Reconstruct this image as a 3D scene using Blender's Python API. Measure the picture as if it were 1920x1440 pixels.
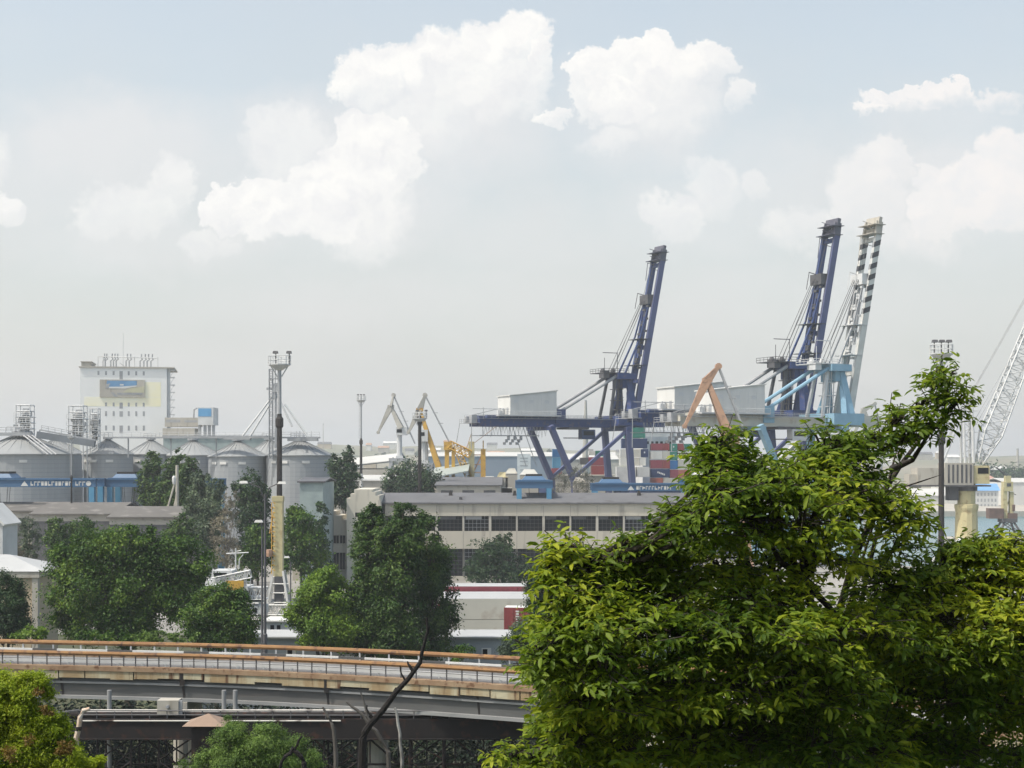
import bpy, math, random
import numpy as np
from mathutils import Vector, Matrix
for o in list(bpy.data.objects): bpy.data.objects.remove(o)
scene = bpy.context.scene
C = scene.collection
R = math.radians
# ---------------------------------------------------------------- camera
F, YH, CZ = 2900.0, 858.0, 28.0            # focal length and horizon row in photo pixels, eye height in metres
cam = bpy.data.cameras.new('camera'); camo = bpy.data.objects.new('camera', cam); C.objects.link(camo)
camo.location = (0, 0, CZ); camo.rotation_euler = (R(90), 0, 0)
cam.sensor_width = 36; cam.lens = 36*F/1920; cam.shift_y = (YH-720)/1920
cam.clip_start = .1; cam.clip_end = 20000
scene.camera = camo
scene.render.resolution_x, scene.render.resolution_y = 1024, 768
# ---------------------------------------------------------------- sun and sky
SUN = Vector((-.46, -.22, .86)).normalized()
sl = bpy.data.lights.new('sun', 'SUN'); so = bpy.data.objects.new('sun', sl); C.objects.link(so)
sl.energy = 3.1; sl.angle = R(.5); sl.color = (1, .95, .87)
so.rotation_euler = SUN.to_track_quat('Z', 'Y').to_euler()
w = bpy.data.worlds.new('World'); scene.world = w; w.use_nodes = True
nt = w.node_tree; nt.nodes.clear()
def N(t, **k):
    n = nt.nodes.new(t)
    for a, b in k.items(): setattr(n, a, b)
    return n
def L(a, b): nt.links.new(a, b)
def mth(op, a, b=None, c=None, clamp=False):
    n = N('ShaderNodeMath', operation=op, use_clamp=clamp)
    for i, v in enumerate((a, b, c)):
        if v is None: continue
        if isinstance(v, (int, float)): n.inputs[i].default_value = v
        else: L(v, n.inputs[i])
    return n.outputs[0]
def vm(op, a, b=None, c=None):
    n = N('ShaderNodeVectorMath', operation=op)
    for i, v in enumerate((a, b, c)):
        if v is None: continue
        if isinstance(v, tuple): n.inputs[i].default_value = v
        else: L(v, n.inputs[i])
    return n
def mixc(f, a, b):
    n = N('ShaderNodeMix', data_type='RGBA')
    for s, v in ((n.inputs[0], f), (n.inputs[6], a), (n.inputs[7], b)):
        if isinstance(v, tuple): s.default_value = (*v, 1)
        elif isinstance(v, (int, float)): s.default_value = v
        else: L(v, s)
    return n.outputs[2]
sky = N('ShaderNodeTexSky', sky_type='NISHITA', sun_disc=False)
sky.sun_elevation = math.asin(SUN.z); sky.sun_rotation = math.atan2(SUN.x, SUN.y)
sky.altitude = 0; sky.air_density = 1.0; sky.dust_density = 3.0; sky.ozone_density = 1.0
tc = N('ShaderNodeTexCoord')
sep = N('ShaderNodeSeparateXYZ'); L(tc.outputs['Generated'], sep.inputs[0])
ys = mth('MAXIMUM', sep.outputs[1], .02)
U = mth('DIVIDE', sep.outputs[0], ys); V = mth('DIVIDE', sep.outputs[2], ys)   # tangent of azimuth and of elevation
cmb = N('ShaderNodeCombineXYZ'); L(U, cmb.inputs[0]); L(V, cmb.inputs[1])
def noise(vec, scale, det=6, rough=.55):
    n = N('ShaderNodeTexNoise'); L(vec, n.inputs['Vector']); n.inputs['Scale'].default_value = scale
    n.inputs['Detail'].default_value = det; n.inputs['Roughness'].default_value = rough
    return n
nz = noise(cmb.outputs[0], 22, 7, .6)
off = vm('MULTIPLY', vm('SUBTRACT', nz.outputs['Color'], (.5, .5, .5)).outputs[0], (.052, .044, 0))
nzs = noise(cmb.outputs[0], 110, 6, .62)
off2 = vm('MULTIPLY', vm('SUBTRACT', nzs.outputs['Color'], (.5, .5, .5)).outputs[0], (.015, .015, 0))
PW = vm('ADD', vm('ADD', cmb.outputs[0], off.outputs[0]).outputs[0], off2.outputs[0]).outputs[0]
def blob(cx, cy, rx, ry, edge=.25, fade=.5, bright=1.0):
    """one cumulus head: crisp above, melting below; given by azimuth / elevation of its middle"""
    c = ((cx-960)/F, (YH-cy)/F); s = (F/rx, F/ry)
    q = vm('MULTIPLY_ADD', PW, (s[0], s[1], 0), (-c[0]*s[0], -c[1]*s[1], 0)).outputs[0]
    ln = vm('LENGTH', q).outputs[1]
    f = mth('SUBTRACT', 1.12, ln)
    a = mth('DIVIDE', f, edge*.75, clamp=True)
    d = vm('DOT_PRODUCT', q, (-.35, 1, 0)).outputs[1]
    b = mth('MULTIPLY_ADD', d, fade, 1-.25*fade, clamp=True)
    return mth('MULTIPLY', mth('MULTIPLY', a, b), bright)
CL = [ (690,160,64,62),(740,130,78,50),(805,132,55,44),(850,125,95,70),(920,98,75,62),(985,85,56,56),(1015,125,36,50),(930,165,90,74,.5,.5,.85),
 (705,290,74,84,.14,.3),(665,250,36,40,.14,.3),(650,345,105,78,.14,.3),(600,385,90,62,.2,.3),(478,382,84,52,.12,.3),(432,375,40,46,.12,.3),(560,412,120,48,.3,.2),(700,380,90,80,.6,.3,.8),
 (545,285,95,70,.4,.5,.55),(500,250,40,34,.3,.5,.5),(690,440,80,52,.7,.3,.5),(800,200,120,90,.7,.3,.6),
 (1125,150,46,54,.14,.4),(1180,128,62,46,.14,.4),(1232,88,36,38,.14,.4),(1255,135,62,62,.16,.4),(1312,118,50,46,.2,.5,.92),(1165,185,66,48,.3,.3),(1380,180,26,34,.4,.7,.75),(1250,200,110,60,.8,.3,.6),(1032,208,32,15,.3,.4,.9),(1150,262,60,26,.7,.4,.55),(1100,195,30,34,.3,.4,.8),
 (1755,174,72,24,.16,.8,.95),(1690,192,60,22,.2,.8,.95),(1640,208,44,11,.25,.9,.9),(1862,186,42,22,.4,.9,.7),
 (1905,325,80,90,.16,.25,.85),(1850,368,100,70,.16,.25,.82),(1760,395,72,58,.2,.25,.78),(1740,340,36,34,.25,.3,.7),(1660,310,48,52,.25,.5,.66),(1622,370,66,88,.4,.3,.6),(1520,430,76,44,.5,.4,.5),(1700,450,120,40,.9,.3,.5),
 (6,398,36,40,.2,.4,.85),(325,340,46,54,.35,.5,.62),(250,385,100,48,.4,.4,.58),(170,410,50,40,.4,.4,.5),(395,450,60,28,.5,.4,.5),
 (1258,400,56,52,.3,.5,.6),(1338,350,64,54,.4,.5,.5),(1300,310,30,30,.5,.5,.4),(1425,358,28,34,.4,.6,.5),
 (-200,300,200,120,.3,.4,.8),(-600,250,260,150,.3,.4,.8),(2250,250,220,130,.3,.4,.8),(2700,200,260,160,.3,.4,.8) ]
BODY = [(220,280,330,120,.9,.2,.75),(60,330,220,150,.9,.2,.6),(640,360,270,150,.9,.1,.9),(860,230,210,150,.9,.1,.9),(560,270,200,110,.9,.1,.7),(1230,210,210,130,.9,.1,.75),(1450,330,200,130,.9,.1,.55),
 (1760,360,260,150,.9,.1,.8),(1780,230,220,60,.9,.1,.45),(1320,400,220,110,.9,.1,.55),(300,450,380,80,1.,.1,.6),(1000,430,260,90,1.,.1,.35),(700,560,420,90,1.,.1,.35),(1500,560,420,90,1.,.1,.35)]
def gather(lst):
    acc = None
    for bl in lst:
        v = blob(*bl); acc = v if acc is None else mth('MAXIMUM', acc, v)
    return acc
front = mth('GREATER_THAN', sep.outputs[1], .03)
acc = mth('MULTIPLY', gather(CL), front)
body = mth('MULTIPLY', gather(BODY), front)
soft = noise(cmb.outputs[0], 9, 4, .5)
# self-shading of the cloud heads: billows turned to the sun against billows turned away
bn0 = noise(PW, 34, 5, .55); bn1 = noise(vm('ADD', PW, (.0040, -.0065, 0)).outputs[0], 34, 5, .55)
shade = mth('MULTIPLY_ADD', mth('SUBTRACT', bn0.outputs['Fac'], bn1.outputs['Fac']), 3.4, .62, clamp=True)
# broad thin veil that thickens towards the horizon
el = mth('MULTIPLY_ADD', V, -1.5, 1.0, clamp=True)
veil = mth('MULTIPLY', el, mth('MULTIPLY_ADD', soft.outputs['Fac'], .4, .74, clamp=True), clamp=True)
VEIL = (5.25, 5.29, 5.2); WHITE = (7.5, 7.42, 7.2); GREYW = (6.55, 6.55, 6.6)
skyc = vm('MULTIPLY', sky.outputs[0], (2.0, 1.92, 1.66)).outputs[0]
col = mixc(veil, skyc, VEIL)
vn = noise(vm('MULTIPLY', cmb.outputs[0], (5, 13, 0)).outputs[0], 1, 5, .6)
vmask = mth('MULTIPLY', mth('MULTIPLY_ADD', vn.outputs['Fac'], 3.2, -1.35, clamp=True), mth('MULTIPLY_ADD', V, -3.0, .98, clamp=True))
col = mixc(mth('MULTIPLY', vmask, .55), col, (6.2, 6.05, 5.98))
bodyn = mth('MULTIPLY', body, mth('MULTIPLY_ADD', noise(PW, 16, 5, .6).outputs['Fac'], 1.5, .15, clamp=True))
col = mixc(mth('MULTIPLY', bodyn, .8), col, (6.35, 6.27, 6.28))
rosy = mixc(mth('MULTIPLY_ADD', U, 3.2, -.25, clamp=True), WHITE, (7.25, 6.85, 6.65))
col = mixc(acc, col, mixc(shade, GREYW, rosy))
bg = N('ShaderNodeBackground'); bg.inputs['Strength'].default_value = .10
L(col, bg.inputs['Color'])
wo = N('ShaderNodeOutputWorld'); L(bg.outputs[0], wo.inputs['Surface'])
# ---------------------------------------------------------------- exposure and sampling
vs = scene.view_settings
vs.view_transform = 'Standard'; vs.look = 'None'; vs.exposure = .45; vs.gamma = 1; vs.use_curve_mapping = False
scene.cycles.max_bounces = 6; scene.cycles.diffuse_bounces = 3; scene.cycles.glossy_bounces = 2
scene.cycles.transmission_bounces = 3; scene.cycles.transparent_max_bounces = 4; scene.cycles.volume_bounces = 0
scene.cycles.use_denoising = True
# ---------------------------------------------------------------- helpers
rng = np.random.default_rng(7); rnd = random.Random(11)
def P(px, py, Y): return Vector(((px-960)/F*Y, Y, CZ-(py-YH)/F*Y))
def PX(px, Y): return (px-960)/F*Y
def PZ(py, Y): return CZ-(py-YH)/F*Y
INV = {}
def thing(name, label, cat, loc=(0,0,0), rz=0, group=None, kind=None):
    o = bpy.data.objects.new(name, None); C.objects.link(o); o.empty_display_size = .5
    o.location = loc; o.rotation_euler = (0, 0, rz)
    INV[o.name] = (Matrix.Translation(Vector(loc)) @ Matrix.Rotation(rz, 4, 'Z')).inverted()
    return tag(o, label, cat, group, kind)
def tag(o, label=None, cat=None, group=None, kind=None):
    for k, v in (('label', label), ('category', cat), ('group', group), ('kind', kind)):
        if v: o[k] = v
    return o
def copy_tree(o, parent=None):
    c = o.copy(); C.objects.link(c)
    if parent: c.parent = parent
    for ch in list(KIDS.get(o.name, ())): copy_tree(ch, c)
    return c
KIDS = {}
class MB:
    def __init__(s): s.v = []; s.f = []; s.n = 0
    def add(s, vs, fs):
        s.v.extend([tuple(x) for x in vs]); s.f.extend([[i+s.n for i in f] for f in fs]); s.n += len(vs); return s
    def box(s, c, d, rz=0, top=None):
        """box about centre c with size d; top = (kx, ky) shrinks the top face"""
        x, y, z = d[0]/2, d[1]/2, d[2]/2; kx, ky = top or (1, 1)
        p = [(-x,-y,-z),(x,-y,-z),(x,y,-z),(-x,y,-z),(-x*kx,-y*ky,z),(x*kx,-y*ky,z),(x*kx,y*ky,z),(-x*kx,y*ky,z)]
        ca, sa = math.cos(rz), math.sin(rz)
        p = [(c[0]+a*ca-b*sa, c[1]+a*sa+b*ca, c[2]+e) for a, b, e in p]
        return s.add(p, [(0,3,2,1),(4,5,6,7),(0,1,5,4),(1,2,6,5),(2,3,7,6),(3,0,4,7)])
    def bb(s, x0, x1, y0, y1, z0, z1): return s.box(((x0+x1)/2,(y0+y1)/2,(z0+z1)/2), (x1-x0,y1-y0,z1-z0))
    def beam(s, a, b, w, h=None, w2=None, h2=None, up=(0,0,1)):
        a, b = Vector(a), Vector(b); d = (b-a)
        if d.length < 1e-6: return s
        d.normalize(); u = Vector(up)
        if abs(d.dot(u)) > .95: u = Vector((0,1,0))
        r = d.cross(u).normalized(); u = r.cross(d).normalized()
        h = w if h is None else h; w2 = w if w2 is None else w2; h2 = h if h2 is None else h2
        p = []
        for q, ww, hh in ((a,w,h),(b,w2,h2)):
            for sx, sy in ((-1,-1),(1,-1),(1,1),(-1,1)): p.append(q+r*(sx*ww/2)+u*(sy*hh/2))
        return s.add(p, [(0,3,2,1),(4,5,6,7),(0,1,5,4),(1,2,6,5),(2,3,7,6),(3,0,4,7)])
    def tube(s, pts, r, n=6, r2=None, cap=True):
        pts = [Vector(p) for p in pts]; k = len(pts); base = len(s.v); vs = []
        rs = r if isinstance(r, (list, tuple)) else [r+( (r2 if r2 is not None else r)-r)*i/(k-1) for i in range(k)]
        for i, p in enumerate(pts):
            d = (pts[min(i+1,k-1)]-pts[max(i-1,0)]).normalized()
            u = Vector((0,0,1)) if abs(d.z) < .9 else Vector((0,1,0))
            a = d.cross(u).normalized(); b = d.cross(a)
            for j in range(n):
                t = 2*math.pi*j/n; vs.append(p+(a*math.cos(t)+b*math.sin(t))*rs[i])
        fs = [(i*n+j, i*n+(j+1)%n, (i+1)*n+(j+1)%n, (i+1)*n+j) for i in range(k-1) for j in range(n)]
        if cap: fs += [tuple(range(n))[::-1], tuple((k-1)*n+j for j in range(n))]
        return s.add(vs, fs)
    def lathe(s, c, prof, n=24):
        """prof: (radius, z) list round the vertical through c"""
        vs = []
        for r, z in prof:
            for j in range(n):
                t = 2*math.pi*j/n; vs.append((c[0]+r*math.cos(t), c[1]+r*math.sin(t), c[2]+z))
        k = len(prof)
        fs = [(i*n+j, i*n+(j+1)%n, (i+1)*n+(j+1)%n, (i+1)*n+j) for i in range(k-1) for j in range(n)]
        fs += [tuple(range(n))[::-1], tuple((k-1)*n+j for j in range(n))]
        return s.add(vs, fs)
    def prism(s, poly, y0, y1):
        """polygon of (x, z) pushed from y0 to y1"""
        n = len(poly)
        vs = [(x, y0, z) for x, z in poly]+[(x, y1, z) for x, z in poly]
        return s.add(vs, [tuple(range(n)), tuple(range(2*n-1, n-1, -1))]+[(i, i+n, (i+1)%n+n, (i+1)%n) for i in range(n)])
    def lattice(s, a, b, w, h, n, r=.06, w2=None, h2=None, up=(0,0,1), ny=4):
        """four-chord lattice girder from a to b"""
        a, b = Vector(a), Vector(b); d = (b-a).normalized(); u = Vector(up)
        if abs(d.dot(u)) > .95: u = Vector((0,1,0))
        rr = d.cross(u).normalized(); u = rr.cross(d).normalized()
        w2 = w if w2 is None else w2; h2 = h if h2 is None else h2
        def pt(t, sx, sy): return a+(b-a)*t+rr*(sx*(w+(w2-w)*t)/2)+u*(sy*(h+(h2-h)*t)/2)
        cs = ((-1,-1),(1,-1),(1,1),(-1,1))
        for sx, sy in cs: s.tube([pt(0,sx,sy), pt(1,sx,sy)], r*1.4, ny)
        for i in range(n):
            t0, t1 = i/n, (i+1)/n
            for k in range(4):
                p, q = cs[k], cs[(k+1)%4]
                if i % 2: p, q = q, p
                s.tube([pt(t0,*p), pt(t1,*q)], r*.8, ny, cap=False)
                s.tube([pt(t1,*p), pt(t1,*q)], r*.7, ny, cap=False)
        return s
    def rail(s, pts, h=1.0, step=2.0, r=.04):
        """hand rail with posts along pts"""
        pts = [Vector(p) for p in pts]
        for a, b in zip(pts, pts[1:]):
            k = max(1, int((b-a).length/step))
            for t in (h, h*.5): s.tube([a+Vector((0,0,t)), b+Vector((0,0,t))], r, 4)
            for i in range(k+1):
                q = a+(b-a)*(i/k); s.tube([q, q+Vector((0,0,h))], r, 4)
        return s
    def build(s, name, mat, parent=None, smooth=False, local=False):
        me = bpy.data.meshes.new(name)
        v = s.v
        if parent is not None and not local:
            m = INV.get(parent.name, Matrix.Identity(4)); v = [tuple(m @ Vector(p)) for p in v]
        me.from_pydata(v, [], s.f); me.update()
        if smooth:
            for p in me.polygons: p.use_smooth = True
        for m in (mat if isinstance(mat, (list, tuple)) else [mat]): me.materials.append(m)
        o = bpy.data.objects.new(name, me); C.objects.link(o)
        if parent is not None:
            o.parent = parent; KIDS.setdefault(parent.name, []).append(o)
            INV[o.name] = INV.get(parent.name, Matrix.Identity(4))
        return o
# ---------------------------------------------------------------- materials
MATS = {}
def mat(name, c, c2=None, scale=1.0, rough=.7, metal=0.0, stretch=(1,1,1), contrast=(.35,.7), bump=0.0, bscale=None, spec=.4, c3=None, sc3=6, band=None):
    """procedural paint / stone: two tones mixed by noise, optional third tone in speckles, optional horizontal bands"""
    m = bpy.data.materials.new(name); m.use_nodes = True; t = m.node_tree; b = t.nodes['Principled BSDF']
    c2 = c2 or tuple(x*.75 for x in c)
    co = t.nodes.new('ShaderNodeTexCoord'); mp = t.nodes.new('ShaderNodeMapping'); t.links.new(co.outputs['Object'], mp.inputs[0])
    mp.inputs['Scale'].default_value = stretch
    n = t.nodes.new('ShaderNodeTexNoise'); t.links.new(mp.outputs[0], n.inputs['Vector'])
    n.inputs['Scale'].default_value = scale; n.inputs['Detail'].default_value = 6; n.inputs['Roughness'].default_value = .6
    r = t.nodes.new('ShaderNodeValToRGB'); t.links.new(n.outputs['Fac'], r.inputs[0])
    r.color_ramp.elements[0].position, r.color_ramp.elements[1].position = contrast
    r.color_ramp.elements[0].color = (*c2, 1); r.color_ramp.elements[1].color = (*c, 1)
    out = r.outputs[0]
    if c3:
        n3 = t.nodes.new('ShaderNodeTexNoise'); t.links.new(mp.outputs[0], n3.inputs['Vector'])
        n3.inputs['Scale'].default_value = sc3; n3.inputs['Detail'].default_value = 4
        r3 = t.nodes.new('ShaderNodeValToRGB'); t.links.new(n3.outputs['Fac'], r3.inputs[0])
        r3.color_ramp.elements[0].position, r3.color_ramp.elements[1].position = .56, .68
        mx = t.nodes.new('ShaderNodeMix'); mx.data_type = 'RGBA'
        t.links.new(r3.outputs[0], mx.inputs[0]); t.links.new(out, mx.inputs[6]); mx.inputs[7].default_value = (*c3, 1); out = mx.outputs[2]
    if band:
        axis, period, cb, duty = band
        sp = t.nodes.new('ShaderNodeSeparateXYZ'); t.links.new(co.outputs['Object'], sp.inputs[0])
        a = t.nodes.new('ShaderNodeMath'); a.operation = 'DIVIDE'; t.links.new(sp.outputs['XYZ'.index(axis)], a.inputs[0]); a.inputs[1].default_value = period
        f = t.nodes.new('ShaderNodeMath'); f.operation = 'FRACT'; t.links.new(a.outputs[0], f.inputs[0])
        g = t.nodes.new('ShaderNodeMath'); g.operation = 'LESS_THAN'; t.links.new(f.outputs[0], g.inputs[0]); g.inputs[1].default_value = duty
        mx = t.nodes.new('ShaderNodeMix'); mx.data_type = 'RGBA'
        t.links.new(g.outputs[0], mx.inputs[0]); t.links.new(out, mx.inputs[6]); mx.inputs[7].default_value = (*cb, 1); out = mx.outputs[2]
    t.links.new(out, b.inputs['Base Color'])
    b.inputs['Roughness'].default_value = rough; b.inputs['Metallic'].default_value = metal
    b.inputs['Specular IOR Level'].default_value = spec
    if bump:
        nb = t.nodes.new('ShaderNodeTexNoise'); t.links.new(co.outputs['Object'], nb.inputs['Vector'])
        nb.inputs['Scale'].default_value = bscale or scale*6; nb.inputs['Detail'].default_value = 5
        bp = t.nodes.new('ShaderNodeBump'); bp.inputs['Strength'].default_value = bump; bp.inputs['Distance'].default_value = .1
        t.links.new(nb.outputs['Fac'], bp.inputs['Height']); t.links.new(bp.outputs[0], b.inputs['Normal'])
    MATS[name] = m; return m
def leafmat(name, dark, mid, light, trans=.35, nscale=.4, rough=.55):
    """leaves: every leaf its own tone, and tone drifting from branch to branch"""
    m = bpy.data.materials.new(name); m.use_nodes = True; t = m.node_tree; t.nodes.clear()
    g = t.nodes.new('ShaderNodeNewGeometry'); co = t.nodes.new('ShaderNodeTexCoord')
    n = t.nodes.new('ShaderNodeTexNoise'); t.links.new(co.outputs['Object'], n.inputs['Vector']); n.inputs['Scale'].default_value = nscale; n.inputs['Detail'].default_value = 3
    a = t.nodes.new('ShaderNodeMath'); a.operation = 'MULTIPLY_ADD'; t.links.new(g.outputs['Random Per Island'], a.inputs[0]); a.inputs[1].default_value = .45
    s = t.nodes.new('ShaderNodeMath'); s.operation = 'MULTIPLY_ADD'; t.links.new(n.outputs['Fac'], s.inputs[0]); s.inputs[1].default_value = 1.5; s.inputs[2].default_value = -.48
    t.links.new(s.outputs[0], a.inputs[2])
    r = t.nodes.new('ShaderNodeValToRGB'); t.links.new(a.outputs[0], r.inputs[0])
    e = r.color_ramp.elements; e[0].position = .15; e[1].position = .95; e[0].color = (*dark, 1); e[1].color = (*light, 1)
    k = e.new(.55); k.color = (*mid, 1)
    b = t.nodes.new('ShaderNodeBsdfPrincipled'); t.links.new(r.outputs[0], b.inputs['Base Color']); b.inputs['Roughness'].default_value = rough; b.inputs['Specular IOR Level'].default_value = .3
    tr = t.nodes.new('ShaderNodeBsdfTranslucent'); t.links.new(r.outputs[0], tr.inputs['Color'])
    mx = t.nodes.new('ShaderNodeMixShader'); mx.inputs[0].default_value = trans
    t.links.new(b.outputs[0], mx.inputs[1]); t.links.new(tr.outputs[0], mx.inputs[2])
    o = t.nodes.new('ShaderNodeOutputMaterial'); t.links.new(mx.outputs[0], o.inputs['Surface'])
    MATS[name] = m; return m
# ---------------------------------------------------------------- foliage
def unit(a): return a/np.maximum(np.linalg.norm(a, axis=1, keepdims=True), 1e-9)
def leaf_mesh(name, pos, nrm, tan, ln, wd, m, parent, fold=.25, fine=False):
    """one small bent blade per row of pos; fine = six-point leaf with a midrib"""
    n = len(pos); nrm = unit(nrm); tan = unit(tan-nrm*(tan*nrm).sum(1, keepdims=True)); side = np.cross(nrm, tan)
    ln = np.broadcast_to(np.asarray(ln, float).reshape(-1,1), (n,1)); wd = np.broadcast_to(np.asarray(wd, float).reshape(-1,1), (n,1))
    if fine:
        pts = [(0,0,0),(.3,-.42,1),(.68,-.38,1),(1,0,-.6),(.68,.38,1),(.3,.42,1),(.5,0,0)]
        faces = np.array([[0,1,6],[1,2,6],[2,3,6],[3,4,6],[4,5,6],[5,0,6]])
    else:
        pts = [(0,0,0),(.5,-.5,1),(1,0,0),(.5,.5,1)]
        faces = np.array([[0,1,2],[0,2,3]])
    k = len(pts)
    v = np.stack([pos+tan*ln*a+side*wd*b+nrm*wd*fold*c for a, b, c in pts], 1).reshape(-1,3)
    f = (faces[None]+(np.arange(n)*k)[:,None,None]).reshape(-1,3)
    mi = INV.get(parent.name) if parent is not None else None
    if mi is not None:
        mm = np.array(mi); v = v @ mm[:3,:3].T+mm[:3,3]
    me = bpy.data.meshes.new(name)
    me.vertices.add(len(v)); me.vertices.foreach_set('co', v.astype(np.float32).ravel())
    me.loops.add(f.size); me.loops.foreach_set('vertex_index', f.astype(np.int32).ravel())
    me.polygons.add(len(f)); me.polygons.foreach_set('loop_start', np.arange(0, f.size, 3, dtype=np.int32))
    me.polygons.foreach_set('loop_total', np.full(len(f), 3, np.int32))
    me.update(calc_edges=True); me.materials.append(m)
    o = bpy.data.objects.new(name, me); C.objects.link(o)
    if parent is not None:
        o.parent = parent; KIDS.setdefault(parent.name, []).append(o)
    return o
def crown_points(blobs, nclump, nleaf, spread=.2, shell=.55, rg=rng):
    """leaf positions gathered in clumps over the surface and inside of each blob (x,y,z,rx,ry,rz)"""
    B = np.array(blobs, float); wgt = (B[:,3]*B[:,5]+B[:,3]*B[:,4])**.9; wgt /= wgt.sum()
    pick = rg.choice(len(B), nclump, p=wgt); b = B[pick]
    d = unit(rg.normal(size=(nclump,3))); rad = shell+(1-shell)*rg.random((nclump,1))**.6
    rad *= 1+.14*rg.normal(size=(nclump,1))
    cc = b[:,:3]+d*rad*b[:,3:]; out = d/b[:,3:]; out = unit(out)
    size = b[:,3:].min(1)*spread*(.6+.8*rg.random(nclump))
    who = rg.integers(0, nclump, nleaf)
    pos = cc[who]+rg.normal(size=(nleaf,3))*size[who][:,None]*np.array([1,1,.75])
    return pos, out[who], unit(pos-cc[who])
def tree(name, label, cat, base, blobs, nleaf, leaf, lm, tm, group=None, trunk_r=.3, nclump=None, spread=.2, shell=.5, up=.45, limbs=True, asp=.55):
    """tapered trunk with limbs into every blob, and a crown of leaf-sized blades"""
    base = Vector(base); t = thing(name, label, cat, base, 0, group)
    B = np.array(blobs, float); mid = Vector(B[:,:3].mean(0)); topz = B[:,2].max()
    tb = MB(); fork = Vector((base.x*.4+mid.x*.6, base.y*.4+mid.y*.6, base.z+(mid.z-base.z)*.62))
    j = lambda s: Vector((rnd.uniform(-s,s), rnd.uniform(-s,s), rnd.uniform(-s,s)*.3))
    m1 = base.lerp(fork, .5)+j(trunk_r)
    tb.tube([base+Vector((0,0,-.5)), base+Vector((0,0,.3)), m1, fork], [trunk_r*1.35, trunk_r*1.05, trunk_r*.8, trunk_r*.55], 7)
    if limbs:
        for q in B:
            e = Vector(q[:3])+Vector((0,0,q[5]*.5)); s = m1.lerp(fork, rnd.uniform(.3,1)); h = s.lerp(e, .5)+j(abs(e.x-s.x)*.15+.2)
            tb.tube([s, h, e], [trunk_r*.4, trunk_r*.24, trunk_r*.07], 5)
            for _ in range(3):
                g = Vector(q[:3])+Vector((rnd.uniform(-1,1)*q[3], rnd.uniform(-1,1)*q[4], rnd.uniform(-.3,.9)*q[5]))*.85
                tb.tube([h, h.lerp(g,.5)+j(.2), g], [trunk_r*.2, trunk_r*.12, trunk_r*.04], 4)
    tb.build('trunk', tm, t, smooth=True)
    pos, out, loc = crown_points(blobs, nclump or max(30, nleaf//40), nleaf, spread, shell)
    nr = out*.5+loc*.35+np.array([0,0,up])+rng.normal(size=pos.shape)*.55
    ta = rng.normal(size=pos.shape)+out*.5+np.array([0,0,-.4])
    ln = leaf*(.6+.8*rng.random(len(pos)))
    leaf_mesh('crown', pos, nr, ta, ln, ln*asp, lm, t)
    return t
def pblob(px, py, Y, rx, ry, depth=None):
    """blob from where its middle stands in the view, radii in the same units"""
    p = P(px, py, Y); k = Y/F
    return (p.x, p.y, p.z, rx*k, (depth or (rx+ry)/2*1.0)*k, ry*k)
# ---------------------------------------------------------------- palette
MAT_ground = mat('yard_concrete', (.30,.29,.27), (.20,.195,.18), .05, .9, c3=(.16,.155,.14), sc3=.3)
MAT_soil = mat('slope_soil', (.07,.075,.035), (.035,.04,.02), .3, .95, bump=.4)
MAT_hill = mat('far_land', (.14,.155,.10), (.22,.20,.15), .004, .95, c3=(.07,.09,.06), sc3=.012)
MAT_water = mat('harbour_water', (.045,.15,.17), (.035,.12,.14), .02, .18, spec=.5, bump=.35, bscale=.35)
MAT_conc = mat('concrete', (.42,.40,.35), (.33,.31,.27), .15, .85, stretch=(1,1,.3), c3=(.27,.25,.21), sc3=.6, bump=.15)
MAT_white = mat('white_paint', (.60,.60,.58), (.50,.50,.48), .25, .6, stretch=(1,1,.25))
MAT_grey = mat('grey_steel', (.34,.35,.36), (.25,.26,.27), .5, .55)
MAT_dgrey = mat('dark_steel', (.10,.10,.105), (.06,.06,.065), .5, .6)
MAT_lgrey = mat('light_grey_steel', (.55,.56,.56), (.44,.45,.45), .3, .5)
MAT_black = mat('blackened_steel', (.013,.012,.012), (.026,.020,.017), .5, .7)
MAT_glass = mat('dark_glazing', (.012,.014,.017), (.006,.007,.008), .3, .3, spec=.15)
MAT_roof = mat('bitumen_roof', (.125,.128,.135), (.098,.10,.106), .1, .85, c3=(.075,.075,.078), sc3=.3)
MAT_navy = mat('navy_crane_paint', (.028,.056,.175), (.023,.043,.13), .2, .5, c3=(.08,.075,.12), sc3=.9)
MAT_navy_haze = mat('violet_crane_paint', (.090,.105,.215), (.07,.082,.17), .15, .5)  # lighter navy copy; haze over the near boom beam put into the colour
MAT_skyblue = mat('pale_blue_crane_paint', (.24,.39,.49), (.18,.32,.42), .2, .5)
MAT_blue = mat('blue_crane_paint', (.050,.125,.235), (.04,.10,.19), .2, .5)
MAT_cyan = mat('light_blue_paint', (.08,.25,.40), (.06,.20,.33), .2, .5)
MAT_yellow = mat('yellow_crane_paint', (.55,.33,.05), (.42,.25,.05), .3, .6, c3=(.25,.13,.04), sc3=1.2)
MAT_cream = mat('cream_crane_paint', (.50,.445,.25), (.43,.38,.22), .3, .6, c3=(.36,.29,.16), sc3=1.0)
MAT_salmon = mat('salmon_crane_paint', (.40,.25,.165), (.33,.20,.13), .3, .65, c3=(.24,.15,.10), sc3=.8)
MAT_silo = mat('galvanised_sheet', (.31,.325,.335), (.235,.25,.26), .08, .62, metal=.0, stretch=(1,1,.2), band=('Z',1.1,(.23,.24,.25),.1))
MAT_cone = mat('silo_roof_sheet', (.27,.28,.28), (.22,.23,.23), .12, .5)
MAT_mesh = mat('grey_green_sheeting', (.30,.36,.35), (.22,.27,.27), .4, .8)
MAT_beige = mat('beige_render', (.42,.35,.25), (.36,.30,.21), .3, .9)
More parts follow.
